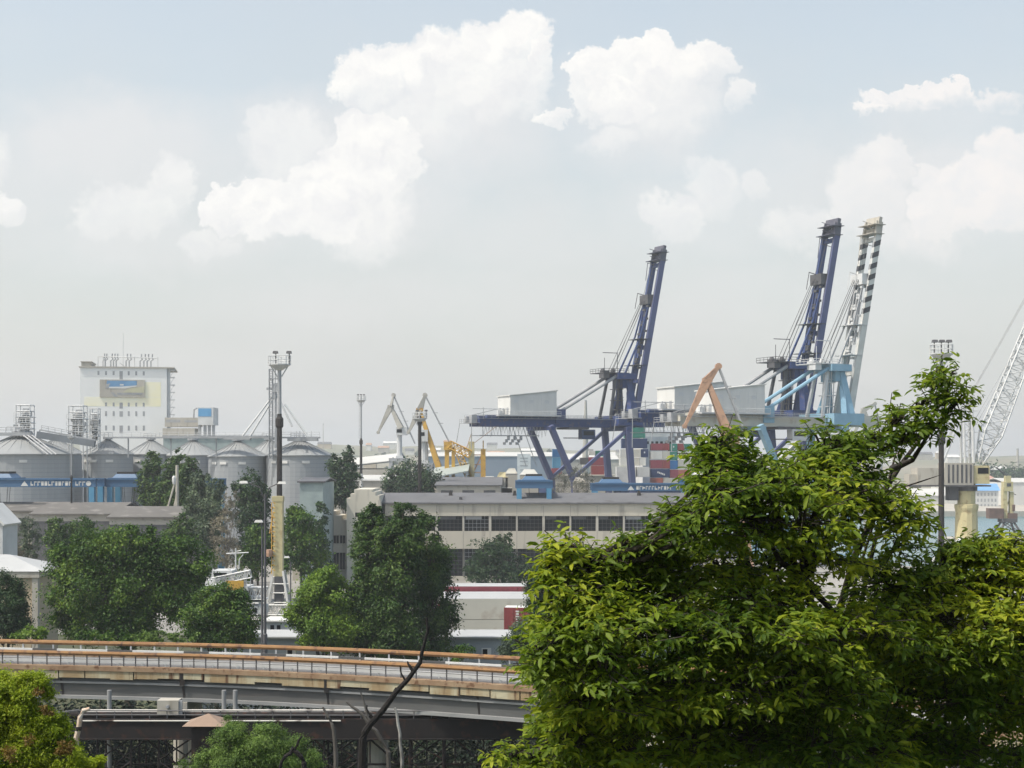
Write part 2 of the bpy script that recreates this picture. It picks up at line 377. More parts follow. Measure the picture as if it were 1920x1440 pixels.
MAT_bark = mat('bark', (.09,.075,.055), (.045,.038,.03), 3, .95, stretch=(1,1,.2), bump=.5)
MAT_gbark = mat('grey_bark', (.26,.24,.22), (.16,.15,.14), 2, .95, stretch=(1,1,.2))
MAT_dbark = mat('charred_bark', (.006,.005,.005), (.012,.010,.009), 3, .95, bump=.4)  # near-black bark tone
MAT_red = mat('red_container_paint', (.26,.055,.055), (.20,.045,.045), .5, .6)
MAT_maroon = mat('maroon_container_paint', (.25,.055,.075), (.20,.048,.06), .5, .6)
MAT_green = mat('green_container_paint', (.03,.20,.15), (.025,.15,.11), .5, .6)
MAT_navyc = mat('navy_container_paint', (.025,.045,.12), (.02,.035,.09), .5, .6)
MAT_bluec = mat('blue_container_paint', (.03,.15,.34), (.025,.11,.26), .5, .6)
MAT_orange = mat('brick_red_container_paint', (.40,.13,.09), (.30,.10,.07), .5, .6)
MAT_whitec = mat('white_container_paint', (.56,.56,.53), (.45,.45,.42), .4, .6)
MAT_greyc = mat('grey_container_paint', (.50,.485,.42), (.43,.42,.37), .3, .65, c3=(.38,.34,.29), sc3=.5)
# leaves
MAT_panel_lit = mat('pale_wall_panel', (.56,.53,.45), (.48,.455,.385), .09, .9, stretch=(1,1,.22), c3=(.38,.36,.31), sc3=.5)  # paler copy of the wall panel: light on the tower front painted in
MAT_wroof = mat('white_sheet_roof', (.40,.41,.41), (.33,.34,.34), .15, .7)
LF_front = leafmat('ash_leaf', (.034,.075,.006), (.14,.21,.012), (.37,.40,.022), .5, .8)
LF_yel = leafmat('yellow_green_leaf', (.14,.21,.008), (.28,.36,.015), (.43,.46,.03), .5, .9)
LF_mid = leafmat('mid_green_leaf', (.010,.042,.004), (.048,.112,.008), (.15,.23,.018), .3, .25)
LF_dark = leafmat('dark_green_leaf', (.010,.030,.010), (.024,.060,.017), (.058,.11,.028), .25, .25)
LF_pop = leafmat('poplar_leaf', (.010,.034,.005), (.038,.088,.012), (.11,.175,.025), .28, .3)
LF_silver = leafmat('silver_poplar_leaf', (.035,.060,.035), (.075,.11,.06), (.14,.19,.10), .28, .25)
LF_lime = leafmat('lime_leaf', (.05,.115,.010), (.12,.21,.016), (.24,.34,.028), .33, .25)
LF_dry = leafmat('dry_grey_leaf', (.13,.12,.09), (.20,.18,.13), (.27,.25,.16), .25, .2)
LF_bush = leafmat('bush_leaf', (.04,.085,.014), (.10,.175,.028), (.19,.28,.05), .3, .5)
# ---------------------------------------------------------------- setting
def plane_obj(name, polys, m, kind='structure', label=None, cat=None):
    b = MB()
    for p in polys: b.add(p, [tuple(range(len(p)))])
    o = b.build(name, m); tag(o, label, cat, None, kind); return o
G = Vector((.906,.423,0)); Q = Vector((.423,-.906,0))       # crane girders run along G towards the water, the quay runs along Q
Qq, Qn = Vector((.513,-.858,0)), Vector((.858,.513,0))     # line of the quay edge and its seaward normal
q0 = Vector((44.7,496.7,0))
def qpt(y): return (q0.x+Qq.x*(y-q0.y)/Qq.y, y, 0)
gp = [(-1400,60,0),qpt(60),qpt(1000),(-1400,1000,0)]
b = MB(); n = len(gp)
b.add(gp+[(x,y,-7) for x,y,z in gp], [tuple(range(n))]+[(i,i+n,(i+1)%n+n,(i+1)%n) for i in range(n)])
tag(b.build('ground', MAT_ground), 'grey concrete port ground behind the quay', 'ground', None, 'structure')
wv = [(-3200,-25,-7.2),(3200,-25,-7.2),(3200,4200,-7.2),(-3200,4200,-7.2)]
plane_obj('seabed', [wv], MAT_soil, label='dark ground sheet under the harbour', cat='ground')
plane_obj('water', [[(-200,60,-2.5),(2600,60,-2.5),(2600,3900,-2.5),(-200,3900,-2.5)]], MAT_water, label='turquoise harbour water beyond the quay', cat='water')
plane_obj('grass_verge', [[(-130,130,.005),(110,130,.005),(110,245,.005),(-130,245,.005)]], MAT_soil, label='dark grassy strip beyond the overpass', cat='ground')  # added dark sheet: dims the bright yard showing between the trees
LF_shade = leafmat('shade_leaf', (.004,.011,.004), (.009,.022,.007), (.018,.04,.012), .15, .3)  # near-black leaf tones: deep shade under the overpass put into the colour
LF_gdry = leafmat('grey_twig_leaf', (.07,.075,.055), (.11,.115,.085), (.16,.165,.12), .2, .3)
# hillside under the viewpoint
def hill_z(y):
    return float(np.interp(y, [-20,0,3,8,14,30,50,75,95,112,135], [26.5,26.4,25.8,24.0,22.2,18.6,13.0,6.5,2.6,.9,-.2]))
b = MB(); xs = np.linspace(-110,110,56); yy = np.concatenate([np.linspace(-20,20,18), np.linspace(23,135,38)])
vs = []
for y in yy:
    for x in xs: vs.append((x, y, hill_z(y)+(.35*math.sin(x*.31+y*.2)+.25*math.sin(x*.13-y*.37))*min(1,max(0,(y-4)/12))*(1 if y<125 else 0)))
k = len(xs); b.add(vs, [(j*k+i, j*k+i+1, (j+1)*k+i+1, (j+1)*k+i) for j in range(len(yy)-1) for i in range(k-1)])
tag(b.build('hillside', MAT_soil, smooth=True), 'dark overgrown slope dropping from the viewpoint', 'hillside', None, 'structure')
# far shore: land rising to a ridge
def far_z(x, y):
    r = np.interp(x, [-1500,-500,-250,0,200,330,600,1000,1900], [52,50,46,46,40,34,29,28,28])
    a = np.interp(y, [1100,1500,2000,2600,3100,3700], [1.5,6,20,r,r*.9,10])
    return a+2.2*math.sin(x*.011+1)*math.sin(y*.004)+2.0*math.sin(x*.037)*(y>1700)
b = MB(); xs = np.linspace(-1900,1900,96); yy = np.linspace(1100,3700,44)
vs = [(x, y, float(far_z(x,y))) for y in yy for x in xs]
vs = [(x,y,-3.2) if (y==yy[0]) else (x,y,z) for x,y,z in vs]
k = len(xs); b.add(vs, [(j*k+i, j*k+i+1, (j+1)*k+i+1, (j+1)*k+i) for j in range(len(yy)-1) for i in range(k-1)])
tag(b.build('far_hills', MAT_hill, smooth=True), 'hazy low hills along the far shore', 'hills', None, 'structure')
# far pier on the right and a jetty for the small crane
b = MB(); b.bb(150,700,800,1080,-6,.3); tag(b.build('far_pier', MAT_conc), 'concrete pier across the water', 'pier', None, 'structure')
b = MB(); b.bb(150,330,516,545,-6,.2); tag(b.build('jetty', MAT_conc), 'low concrete jetty under the small brown crane', 'jetty', None, 'structure')
# ---------------------------------------------------------------- ship-to-shore gantry cranes
def sts(name, label, group, main, side, house, ends, stripe=None, leg=None, under=None, aframe=None):
    """crane at the origin: x towards the water, y away from the viewer along the quay, z up; boom raised"""
    leg = leg or side; under = under or main; aframe = aframe or main
    t = thing(name, label, 'gantry crane', (0,0,0), 0, group)
    W = 7.6; ZB, ZT = 37.3, 39.6
    H = Vector((4.5,0,38.6)); T = Vector((15.6,0,95.2)); bd = (T-H).normalized()
    for s in (-1,1):                                     # legs
        b = MB(); b.beam((-27.5,s*W,ZB+.4),(-19.5,s*W,21),1.75,1.5); b.beam((-19.5,s*W,21.4),(-18.5,s*W,1.6),1.6,1.4)
        b.build('leg', leg, t)
        b = MB(); b.beam((-.6,s*W,ZB+.4),(1,s*W,20),1.8,1.6); b.beam((1,s*W,20.4),(1.4,s*W,1.6),1.7,1.5); b.build('leg', leg, t)
        b = MB(); b.beam((-18.9,s*W*.98,22.2),(-.2,s*W*.98,37),1.0,1.0); b.build('brace', MAT_lgrey if under is not main else leg, t)
    b = MB(); b.bb(-19.4,2,-W-.5,-W+.9,9,10.8); b.bb(-19.4,2,W-.9,W+.5,9,10.8); b.build('portal_beam', leg, t)
    b = MB()
    for x in (-18.5,1.4): b.bb(x-.9,x+.9,-W-2.5,W+2.5,1.3,3)
    b.build('sill_beam', leg, t)
    b = MB()
    for x in (-18.5,1.4):
        for s in (-1,1):
            b = MB()
            for e in (-2.2,-.7,.7,2.2): b.tube([(x-.35,s*W+e,.45),(x+.35,s*W+e,.45)],.44,10)
            b.bb(x-.5,x+.5,s*W-2.8,s*W+2.8,.7,1.3); b.build('wheel_bogie', MAT_dgrey, t)
    b = MB()
    for s in (-1,1):
        b.bb(-49.5,4.2,s*3.1-.75,s*3.1+.75,ZB+.15,ZT+.5); b.bb(-47,-22,s*3.1-.8,s*3.1+.8,ZT+.5,ZT+1.25)
    for x in (-49.3,-36,-23,-10,3.2): b.bb(x-.5,x+.5,-2.4,2.4,ZB+.6,ZT)
    b.bb(4.2,14.5,2.4,4.6,ZB+.4,ZT+1); b.bb(4.2,14.5,-4.6,-2.4,ZB+.4,ZT+1)
    b.build('girder', under, t)
    b = MB()
    for x in (-27,-.3): b.bb(x-.9,x+.9,-W-.9,W+.9,ZB-.9,ZB+.12)
    b.build('cross_beam', main, t)
    # walkways on the girder
    b = MB()
    for s in (-1,1):
        b.bb(-50.5,3,s*4.7-.5,s*4.7+.5,ZT+.2,ZT+.32); b.rail([(-50.5,s*5.15,ZT+.32),(3,s*5.15,ZT+.32)],1.1,2.2,.05)
    b.bb(-52.5,-49.6,-4.6,4.6,ZT-1.2,ZT-1.05); b.rail([(-52.4,-4.6,ZT-1.05),(-52.4,4.6,ZT-1.05)],1.1,1.5,.06)
    b.bb(-51.5,-49.7,-2.6,-.6,ZT-1,ZT+1.3); b.bb(-51.8,-49.7,.8,2.4,ZT-1,ZT+.9)
    b.tube([(-52,-4.4,ZT+1.2),(-44,-4.6,ZT+3.1),(-40,-4.6,ZT+3.1)],.12,5); b.tube([(-48.5,-4.4,ZT),(-48.5,-4.4,ZT+3.6)],.1,5); b.tube([(-52,-4.4,ZT+3.1),(-42,-4.4,ZT+3.1)],.09,5)
    b.tube([(-52.4,-4.5,ZT-1),(-52.5,-4.5,ZT-9)],.12,5); b.tube([(-52.4,4.5,ZT-1),(-53.5,4.5,ZT-7)],.1,5)
    b.build('walkway', MAT_grey, t)
    # festoon cables and maintenance gallery hanging under the back-reach
    b = MB(); x = -48
    while x < -27:
        d = rnd.uniform(1.6,3.2); b.tube([(x,-2.6,ZB),(x+.5,-2.6,ZB-d),(x+1.0,-2.6,ZB)],.09,4); x += 1.15
    b.tube([(-49,-2.9,ZB-2.6),(-29,-2.9,ZB-2.6)],.13,4); b.tube([(-49,2.9,ZB-2.6),(-29,2.9,ZB-2.6)],.1,4)
    for x in range(-48,-27,3): b.tube([(x,-2.9,ZB),(x,-2.9,ZB-2.6)],.09,4)
    for x0,x1 in ((-38,-33.5),(-34.5,-30)): b.tube([(x0,-3,ZB-.2),(x1,-3,ZB-12)],.13,4)
    for k in range(9): b.bb(-41+k*.7,-40.6+k*.7,-3.4,-2.2,ZB-5.4+(k%3)*.7,ZB-4.6+(k%3)*.9)
    b.build('festoon', MAT_grey, t)
    # trolley with driver's cab
    b = MB(); b.bb(-19.5,-12.5,-4.4,4.4,ZB-.5,ZB+.1); b.bb(-21.5,-10.5,-4.6,-4.4,ZB-3.4,ZB-3.1); b.build('trolley', MAT_dgrey, t)
    b = MB(); b.box((-12.8,-3.4,ZB-2.1),(4.6,2.6,3.0),0,(1,1)); cb = b.build('driver_cab', MAT_navyc if main is MAT_navy else MAT_lgrey, t)
    b = MB(); b.bb(-10.49,-10.44,-4.5,-2.3,ZB-2.7,ZB-1.0); b.bb(-14.6,-11.0,-4.76,-4.71,ZB-2.4,ZB-1.1); b.build('window', MAT_glass, cb)
    # landside pylon, A-frame, back stays
    b = MB()
    for s in (-1,1): b.bb(-24,-20.6,s*3.4-.9,s*3.4+.9,ZT-1.2,ZT+3.3)
    b.bb(-23.4,-21.2,-3,3,ZT+1.2,ZT+2.6); b.build('pylon', main, t)
    AX, AZ = .9, 54.6
    b = MB()
    for s in (-1,1):
        b.beam((3.6,s*5.2,ZT+.4),(1.9,s*2.6,AZ),2.5,1.3,1.5,1.0); b.beam((.6,s*6.4,ZT-.6),(2.2,s*3.2,AZ-6),1.4,1.0)
    b.bb(-2.6,4.0,-5.2,5.2,AZ-1.9,AZ-.1); b.bb(0,3,-3.4,3.4,AZ-4.6,AZ-1.9); b.bb(-4,6,-W-.4,W+.4,ZT-1.6,ZT+1.5)
    b.build('a_frame', aframe, t)
    b = MB()
    for s in (-1,1):
        b.beam((-4.6,s*3.6,ZT+.6),(-2.2,s*2.6,AZ-1.5),.75,.75)
        for e in (-1.4,.2): b.tube([(e,s*1.4,ZT+.5),(e+.9,s*1.3,AZ-2)],.14,5)
    for z in (43,46,49.5): b.bb(-1.6,.9,-2.2,2.2,z,z+.22); b.tube([(-1.7,-2.3,z+1),(1,-2.3,z+1)],.07,4)
    b.tube([(-1.4,-2.2,ZT),(-.4,-2.0,AZ-2)],.18,5); b.build('a_frame_ladder', MAT_dgrey if main is MAT_navy else MAT_lgrey, t)
    b = MB()
    for s in (-1,1): b.tube([(-22.2,s*3.4,ZT+2.6),(-2.4,s*3.4,AZ-1.1)],.52,8)
    b.build('back_stay', ends, t)
    b = MB(); b.bb(-7.4,1.5,-4.6,4.6,AZ-.1,AZ+.1); b.rail([(-7.4,-4.6,AZ+.1),(1.5,-4.6,AZ+.1)],1.2,1.6,.07); b.rail([(-7.4,4.6,AZ+.1),(-7.4,-4.6,AZ+.1)],1.2,1.6,.07)
    b.bb(-7.2,-5.2,-4,-1,AZ-1.7,AZ-.1); b.bb(-4.6,-2.6,.5,3.4,AZ-1.4,AZ+.9)
    b.tube([(-7,-4.2,AZ),(-7,-4.2,AZ+4.6)],.1,5); b.tube([(-2.4,-4.2,AZ),(-2.4,-4.2,AZ+6.4)],.1,5); b.tube([(-2.4,-4.2,AZ+6.2),(-7.6,-4.2,AZ+6.2)],.12,5)
    b.lathe((-5.4,0,AZ+.7),[(.7,-.7),(.8,0),(.5,.8)],8); b.lathe((-.6,2,AZ+.9),[(.8,-.9),(.9,0),(.5,.9)],8)
    b.build('sheave_platform', MAT_dgrey if main is MAT_navy else MAT_lgrey, t)
    # machinery house: monopitch box rising towards the water
    hx0, hx1, hy = -39.6, -23.9, 4.6
    b = MB(); zb, z0, z1 = 40.95, 46.7, 48.4
    b.add([(hx0,-hy,zb),(hx1,-hy,zb),(hx1,hy,zb),(hx0,hy,zb),(hx0,-hy,z0),(hx1,-hy,z1),(hx1,hy,z1),(hx0,hy,z0)],[(0,3,2,1),(4,5,6,7),(0,1,5,4),(1,2,6,5),(2,3,7,6),(3,0,4,7)])
    hs = b.build('machinery_house', house, t)
    b = MB(); b.add([(hx0-.3,-hy-.3,z0+.03),(hx1+.3,-hy-.3,z1+.06),(hx1+.3,hy+.3,z1+.06),(hx0-.3,hy+.3,z0+.03),(hx0-.3,-hy-.3,z0+.33),(hx1+.3,-hy-.3,z1+.36),(hx1+.3,hy+.3,z1+.36),(hx0-.3,hy+.3,z0+.33)],[(0,3,2,1),(4,5,6,7),(0,1,5,4),(1,2,6,5),(2,3,7,6),(3,0,4,7)])
    b.build('roof', MAT_whitec, hs)
    b = MB()
    for i in range(1,6): xx = hx0+(hx1-hx0)*i/6; b.bb(xx-.05,xx+.05,-hy-.03,-hy-.005,zb+.1,z0-.15)
    b.build('panel_seam', MAT_lgrey, hs)
    for i in range(3): b = MB(); b.bb(hx0+1.2+i*5.2,hx0+2.6+i*5.2,-hy-.04,-hy-.006,zb+3.6,zb+4.6); b.build('vent', MAT_lgrey, hs)
    b = MB(); b.bb(hx0-.04,hx0-.006,-3.2,-1.9,zb+.1,zb+2.3); b.build('door', MAT_grey, hs)
    b = MB(); b.bb(hx0-5.4,hx0-.02,-4.4,-2,zb-.2,zb+4.0) if False else None
    b.bb(hx0-4.5,hx1+1,-hy-1.2,hy+1.2,40.6,40.93); b.rail([(hx0-4.5,-hy-1.1,40.95),(hx1+1,-hy-1.1,40.95)],1.1,1.8,.05)
    for i in range(5): b.bb(hx0-3.4+i*.9,hx0-3.0+i*.9,-3+i*.8,-2+i*.8,40.95,42.4+.7*(i%2))
    b.build('house_platform', MAT_lgrey, t)
    # raised boom: two box beams, hinged at H
    up = Vector((1,0,0))
    for s in (-1,1):
        y = Vector((0,s*2.75,0)); tip = T-bd*4.5
        b = MB(); b.beam(H+y, tip+y, 1.05, 2.05, 1.0, 1.75, up=up)
        sm = side if s < 0 else main
        bo = b.build('boom_beam', sm, t)
        if stripe:
            b = MB(); n0 = 30.5 if s < 0 else 30.5; Ln = (tip-H).length; k = n0
            while k < Ln-1.5:
                # slanted black hazard bands wrapped round the beam 3 mm proud
                c0 = H+y+bd*k; sl_ = 1.1; wv2 = .53; dv = 1.03-.14*k/Ln+.0
                nrm = Vector((bd.z,0,-bd.x))
                for sg in (-1,1):
                    yy_ = Vector((0,sg*(wv2+.012),0))
                    b.add([c0+yy_-nrm*dv+bd*0, c0+yy_+nrm*dv+bd*sl_, c0+yy_+nrm*dv+bd*(sl_+1.55), c0+yy_-nrm*dv+bd*1.55],[(0,1,2,3)])
                for sg in (-1,1):
                    o_ = nrm*(sg*(dv+.012)); q_ = bd*(sl_ if sg > 0 else 0)
                    b.add([c0+o_+q_+Vector((0,-wv2,0)), c0+o_+q_+Vector((0,wv2,0)), c0+o_+q_+bd*1.55+Vector((0,wv2,0)), c0+o_+q_+bd*1.55+Vector((0,-wv2,0))],[(0,1,2,3)])
                k += 3.15
            b.build('hazard_stripes', stripe, bo)
    for d in (1.5,14,25,39,52): b = MB(); b.beam(H+bd*d+Vector((0,-2.4,0)),H+bd*d+Vector((0,2.4,0)),.8,1.2,up=bd); b.build('boom_tie', main, t)
    nrm = Vector((-bd.z,0,bd.x))                         # towards the land: the boom's upper side
    b = MB()
    b.beam(T-bd*5.0+Vector((0,-2.9,0)),T-bd*.6+Vector((0,-2.4,0)),.6,2.0,.5,2.2,up=up); b.beam(T-bd*5.0+Vector((0,2.9,0)),T-bd*.6+Vector((0,2.4,0)),.6,2.0,.5,2.2,up=up)
    b.beam(T-bd*3.2+Vector((0,-2.6,0)),T-bd*3.2+Vector((0,2.6,0)),.7,1.2,up=bd); b.beam(T-bd*.6+Vector((0,-2.9,0)),T-bd*.6+Vector((0,2.9,0)),1.0,2.4,up=bd)
    b.beam(T-bd*4.4+Vector((0,-2.6,0)),T-bd*1.0+Vector((0,2.6,0)),.4,.5,up=up); b.beam(T-bd*4.4+Vector((0,2.6,0)),T-bd*1.0+Vector((0,-2.6,0)),.4,.5,up=up)
    for d,e in ((1.2,2.8),(3.4,2.2),(5.8,2.8),(7.2,1.8)):
        b.tube([T-bd*d,T-bd*d+nrm*(e+1)],.1,4); b.tube([T-bd*d,T-bd*d-nrm*(e-.2)],.09,4)
    b.tube([T-bd*5.8+nrm*3.6,T-bd*11.5+nrm*3.2],.13,4)
    for d in (1.6,4.2): b.bb(T.x-bd.x*d-2.6,T.x-bd.x*d+1.5,-3.6,3.6,T.z-bd.z*d-.08,T.z-bd.z*d+.08)
    b.build('boom_tip', mat('boom_tip_grey',(.11,.11,.13),(.07,.07,.10),.5,.6) if main is MAT_navy else MAT_conc, t)
    # folded fore stays, ladders, pulleys lying along the boom
    b = MB()
    K = H+bd*42
    for s in (-1,1):
        A = Vector((AX+.6,s*2.2,AZ)); p1 = H+bd*28+nrm*2.6+Vector((0,s*1.8,0)); p2 = H+bd*40+nrm*1.5+Vector((0,s*1.8,0))
        b.beam(A,p1,.55,.5,.5,.4); b.beam(p1,p2,.45,.4); b.tube([H+bd*22+nrm*1.2+Vector((0,s*1.5,0)),H+bd*39+nrm*1.6+Vector((0,s*1.5,0))],.34,6)
    b.tube([H+bd*16+nrm*1.0+Vector((0,.4,0)),H+bd*40+nrm*1.2+Vector((0,.4,0))],.5,6)
    b.build('fore_stay', main if main is MAT_navy else MAT_grey, t)
    b = MB()
    for s in (-.9,.9): b.tube([(-1.8,s,AZ),H+bd*41+nrm*2.4+Vector((0,s,0))],.11,4); b.tube([(-3.2,s,AZ),H+bd*40+nrm*3.1+Vector((0,s,0))],.09,4); b.tube([H+bd*41+nrm*2.6+Vector((0,s,0)),T-bd*5+nrm*1.8+Vector((0,s,0))],.07,4)
    b.build('hoist_rope', MAT_dgrey, t)
    b = MB()
    for d in (19,27.5): b.bb((H+bd*d).x-4.0,(H+bd*d).x+.7,-3.5,3.5,(H+bd*d).z,(H+bd*d).z+.16)
    pk = H+bd*41.5; b.bb(pk.x-3.0,pk.x-.6,-2.6,2.6,pk.z-2.4,pk.z+.6); b.tube([pk+nrm*2.0,pk+nrm*5.4],.13,4); b.tube([pk+nrm*5.3,pk+nrm*5.3-bd*5],.13,4); b.bb(pk.x-1.5,pk.x+1.1,-2.6,2.6,pk.z-.8,pk.z+.6)
    for i in range(24):
        d = 18+i*1.0; c = H+bd*d+nrm*(1.25+.25*(i%3)); b.bb(c.x-.35,c.x+.35,-2.2+(i%4)*.7,-1.2+(i%4)*.9,c.z-.3,c.z+.35)
    b.tube([H+bd*2+nrm*1.5+Vector((0,-3.3,0)),T-bd*6+nrm*1.4+Vector((0,-3.3,0))],.1,4)
    b.build('boom_walkway', MAT_dgrey if main is MAT_navy else MAT_lgrey, t)
    return t
GRZ = math.atan2(G.y, G.x)
def place(o, px, D, sc=1.0): o.location = (PX(px,D), D, 0); o.rotation_euler = (0,0,GRZ); o.scale = (sc,)*3; return o
c1 = sts('gantry_crane', 'navy blue ship-to-shore crane nearest the middle, raised boom in front of open sky', 'ship-to-shore gantry cranes', MAT_navy, MAT_navy_haze, MAT_white, MAT_grey, leg=MAT_navy_haze)
place(c1, 1158, 490)
c2 = copy_tree(c1); place(c2, 1477, 434)
c2['label'] = 'second navy ship-to-shore crane, its raised boom just left of the striped white boom'
MAT_stripe = mat('black_hazard_paint', (.045,.045,.05), (.03,.03,.035), .5, .6)
c3 = sts('gantry_crane', 'pale blue and white ship-to-shore crane with black striped raised boom', 'ship-to-shore gantry cranes', MAT_skyblue, MAT_whitec, MAT_white, MAT_skyblue, stripe=MAT_stripe, leg=MAT_skyblue, under=MAT_greyc, aframe=MAT_skyblue)
for ch in KIDS[c3.name]:
    if ch.name.startswith(('boom_beam','boom_tie')): ch.data.materials[0] = MAT_whitec
place(c3, 1553, 407, .96)
# ---------------------------------------------------------------- light masts
def mast(label, px, pytop, Y, headw, split_py, base_white=None, ground=0.0, ndark=3):
    t = thing('light_mast', label, 'light mast', (PX(px,Y),Y,ground), 0, 'tall lighting masts of the port')
    x = PX(px,Y); zt = PZ(pytop,Y); hw = headw/2*Y/F; zs = PZ(split_py,Y); r = hw*.17
    plat = zt-hw*1.15
    b = MB(); b.tube([(x,Y,zs),(x,Y,plat)],r*1.0,10,r*.9); b.tube([(x-r*2.2,Y,zs),(x-r*2.0,Y,plat)],r*.2,4)
    z = zs
    while z < plat-1: b.tube([(x-r*2.2,Y-.2,z),(x-r,Y-.2,z)],r*.12,4); z += hw*.6
    b.build('upper_pole', MAT_grey, t)
    zb = ground-.3 if base_white is None else PZ(base_white,Y)
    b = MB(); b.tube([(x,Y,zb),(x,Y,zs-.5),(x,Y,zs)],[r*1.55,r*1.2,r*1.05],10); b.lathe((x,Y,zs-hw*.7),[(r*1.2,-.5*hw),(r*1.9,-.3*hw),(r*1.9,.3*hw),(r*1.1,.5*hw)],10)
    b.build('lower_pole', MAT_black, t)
    if base_white is not None:
        b = MB(); b.tube([(x,Y,ground-.3),(x,Y,zb-.02)],r*1.9,10); b.build('pole_base', MAT_white, t)
    b = MB(); b.lathe((x,Y,plat),[(r*1.2,-.45*hw),(hw*.86,-.04*hw),(hw*.9,0),(hw*.9,.07*hw)],12)
    for k in range(8):
        a = 2*math.pi*k/8; c = (x+hw*.9*math.cos(a),Y+hw*.9*math.sin(a),plat); b.tube([c,(c[0],c[1],plat+hw*.75)],hw*.035,4)
    for zz in (.4,.75):
        ring = [(x+hw*.9*math.cos(2*math.pi*k/12),Y+hw*.9*math.sin(2*math.pi*k/12),plat+hw*zz) for k in range(13)]; b.tube(ring,hw*.03,4,cap=False)
    for s in (-1,1): b.tube([(x+s*hw*.75,Y,plat),(x+s*r,Y,plat-hw*.95)],hw*.05,4)
    b.build('platform', MAT_lgrey, t)
    for k in range(ndark):
        xx = x+hw*(-.55+1.1*k/max(1,ndark-1))+(hw*.25 if ndark == 2 else 0)
        b = MB(); b.tube([(xx,Y,plat),(xx,Y,plat+hw*.95)],hw*.05,4)
        b.box((xx,Y-.15*hw,zt-hw*.12),(hw*.42,hw*.5,hw*.2),0,(.8,.8)); b.build('floodlight', MAT_dgrey, t)
    return t
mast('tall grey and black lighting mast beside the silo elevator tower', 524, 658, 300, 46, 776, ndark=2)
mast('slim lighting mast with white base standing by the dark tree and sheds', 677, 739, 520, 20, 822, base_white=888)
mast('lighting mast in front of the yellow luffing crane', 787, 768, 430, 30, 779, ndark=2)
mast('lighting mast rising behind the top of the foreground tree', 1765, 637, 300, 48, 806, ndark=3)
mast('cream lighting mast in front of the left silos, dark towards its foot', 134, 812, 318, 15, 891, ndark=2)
# ---------------------------------------------------------------- yard gantries
def rtg(label, px0, px1, pyb, Y, text=True, dz=0):
    """rubber-tyred yard gantry spanning px0..px1 with its beam at row pyb"""
    x0, x1 = PX(px0,Y), PX(px1,Y); zb = PZ(pyb,Y); h = 1.5
    t = thing('yard_gantry', label, 'yard crane', ((x0+x1)/2,Y,0), 0, 'blue rubber-tyred yard cranes')
    for y in (Y-3.5,Y+3.5):
        b = MB(); b.bb(x0,x1,y-.55,y+.55,zb-h/2,zb+h/2); b.bb(x0,x1,y-.75,y+.75,zb+h/2,zb+h/2+.28); gb = b.build('beam', MAT_blue, t)
        if text and y < Y:
            b = MB(); xx = x0+(x1-x0)*.36; tri = zb-h*.36
            b.prism([(xx,tri),(xx+1.6,tri),(xx+.8,tri+h*.72)],y-.6,y-.552); b.build('emblem', MAT_white, gb); b = MB(); xx += 2.1
            for wd in ([.55,.5,.6,.5,.55,.5,.6,.45,.55,.5,.55,.6]+[0]+[.5,.55,.6,.5,.55,.5]+[0]+[.6,.5,.55,.5,.6,.5]):
                if wd == 0: xx += .6; continue
                if xx > x1-2.6: break
                b.bb(xx,xx+wd*.3,y-.6,y-.552,zb-h*.3,zb+h*.3); b.bb(xx+wd*.3,xx+wd,y-.6,y-.552,zb+(h*.12 if rnd.random()<.6 else -h*.3),zb+(h*.3 if rnd.random()<.7 else -h*.1)); xx += wd+.2
            b.lathe((0,0,0),[(.01,0)],3) if False else None
            b.build('lettering', MAT_white, gb); b = MB()
            c = Vector((x1-1.5,y-.58,zb)); ring = [(c.x+.55*math.cos(a*.5236),c.z+.55*math.sin(a*.5236)) for a in range(12)]
            b.prism(ring,y-.6,y-.552); b.build('emblem', MAT_white, gb)
    for x in (x0+.9,x1-.9):
        for y in (Y-3.5,Y+3.5):
            b = MB(); b.beam((x,y,zb-h/2-.02),(x,y,2.2),1.15,1.25); b.build('leg', MAT_cyan, t)
        b = MB(); b.bb(x-.6,x+.6,Y-4.8,Y+4.8,1.2,2.18); b.build('sill_beam', MAT_blue, t)
        for y in (Y-4,Y+4):
            b = MB(); b.tube([(x-.35,y,.75),(x+.35,y,.75)],.74,12); b.build('tyre', MAT_black, t)
    xc = x0+(x1-x0)*(.16 if dz == 0 else dz)
    b = MB(); b.box((xc,Y,zb+h/2+.85),(5.6,6.5,.9),0,(.72,.8)); b.bb(xc-3.6,xc+3.6,Y-3.6,Y+3.6,zb+h/2+.3,zb+h/2+.45); tr = b.build('trolley', MAT_blue, t)
    b = MB(); b.bb(xc-1.9,xc+1.9,Y-2.4,Y+2.4,zb+h/2+1.32,zb+h/2+1.75); b.build('hoist_drum', MAT_black, tr)
    b = MB()
    for s in (-1,1):
        for e in (-1,1): b.tube([(xc+s*1.3,Y+e*.8,zb+h/2+.3),(xc+s*.9,Y+e*.8,zb-4.4)],.05,4)
    b.bb(xc-1.5,xc+1.5,Y-.9,Y+.9,zb-5.2,zb-4.3); b.bb(xc-1.9,xc-.9,Y-.9,Y+.9,zb-5.9,zb-5.2); b.bb(xc+.9,xc+1.9,Y-.9,Y+.9,zb-5.9,zb-5.2); b.build('spreader', MAT_black, t)
    b = MB(); b.bb(xc-1.3,xc+1.3,Y-3,Y+3,zb-6.6,zb-5.95); b.build('spreader_frame', MAT_yellow, t)
    return t
rtg('blue yard gantry with white lettering on its beam, in front of the left silos', -28, 189, 906, 330, True, .16)
rtg('blue yard gantry with plain beam half hidden by poplars', 207, 418, 906, 338, False, .16)
g3 = rtg('small blue yard gantry behind the grey roof, end-on', 966, 1036, 909, 360, False, .5)
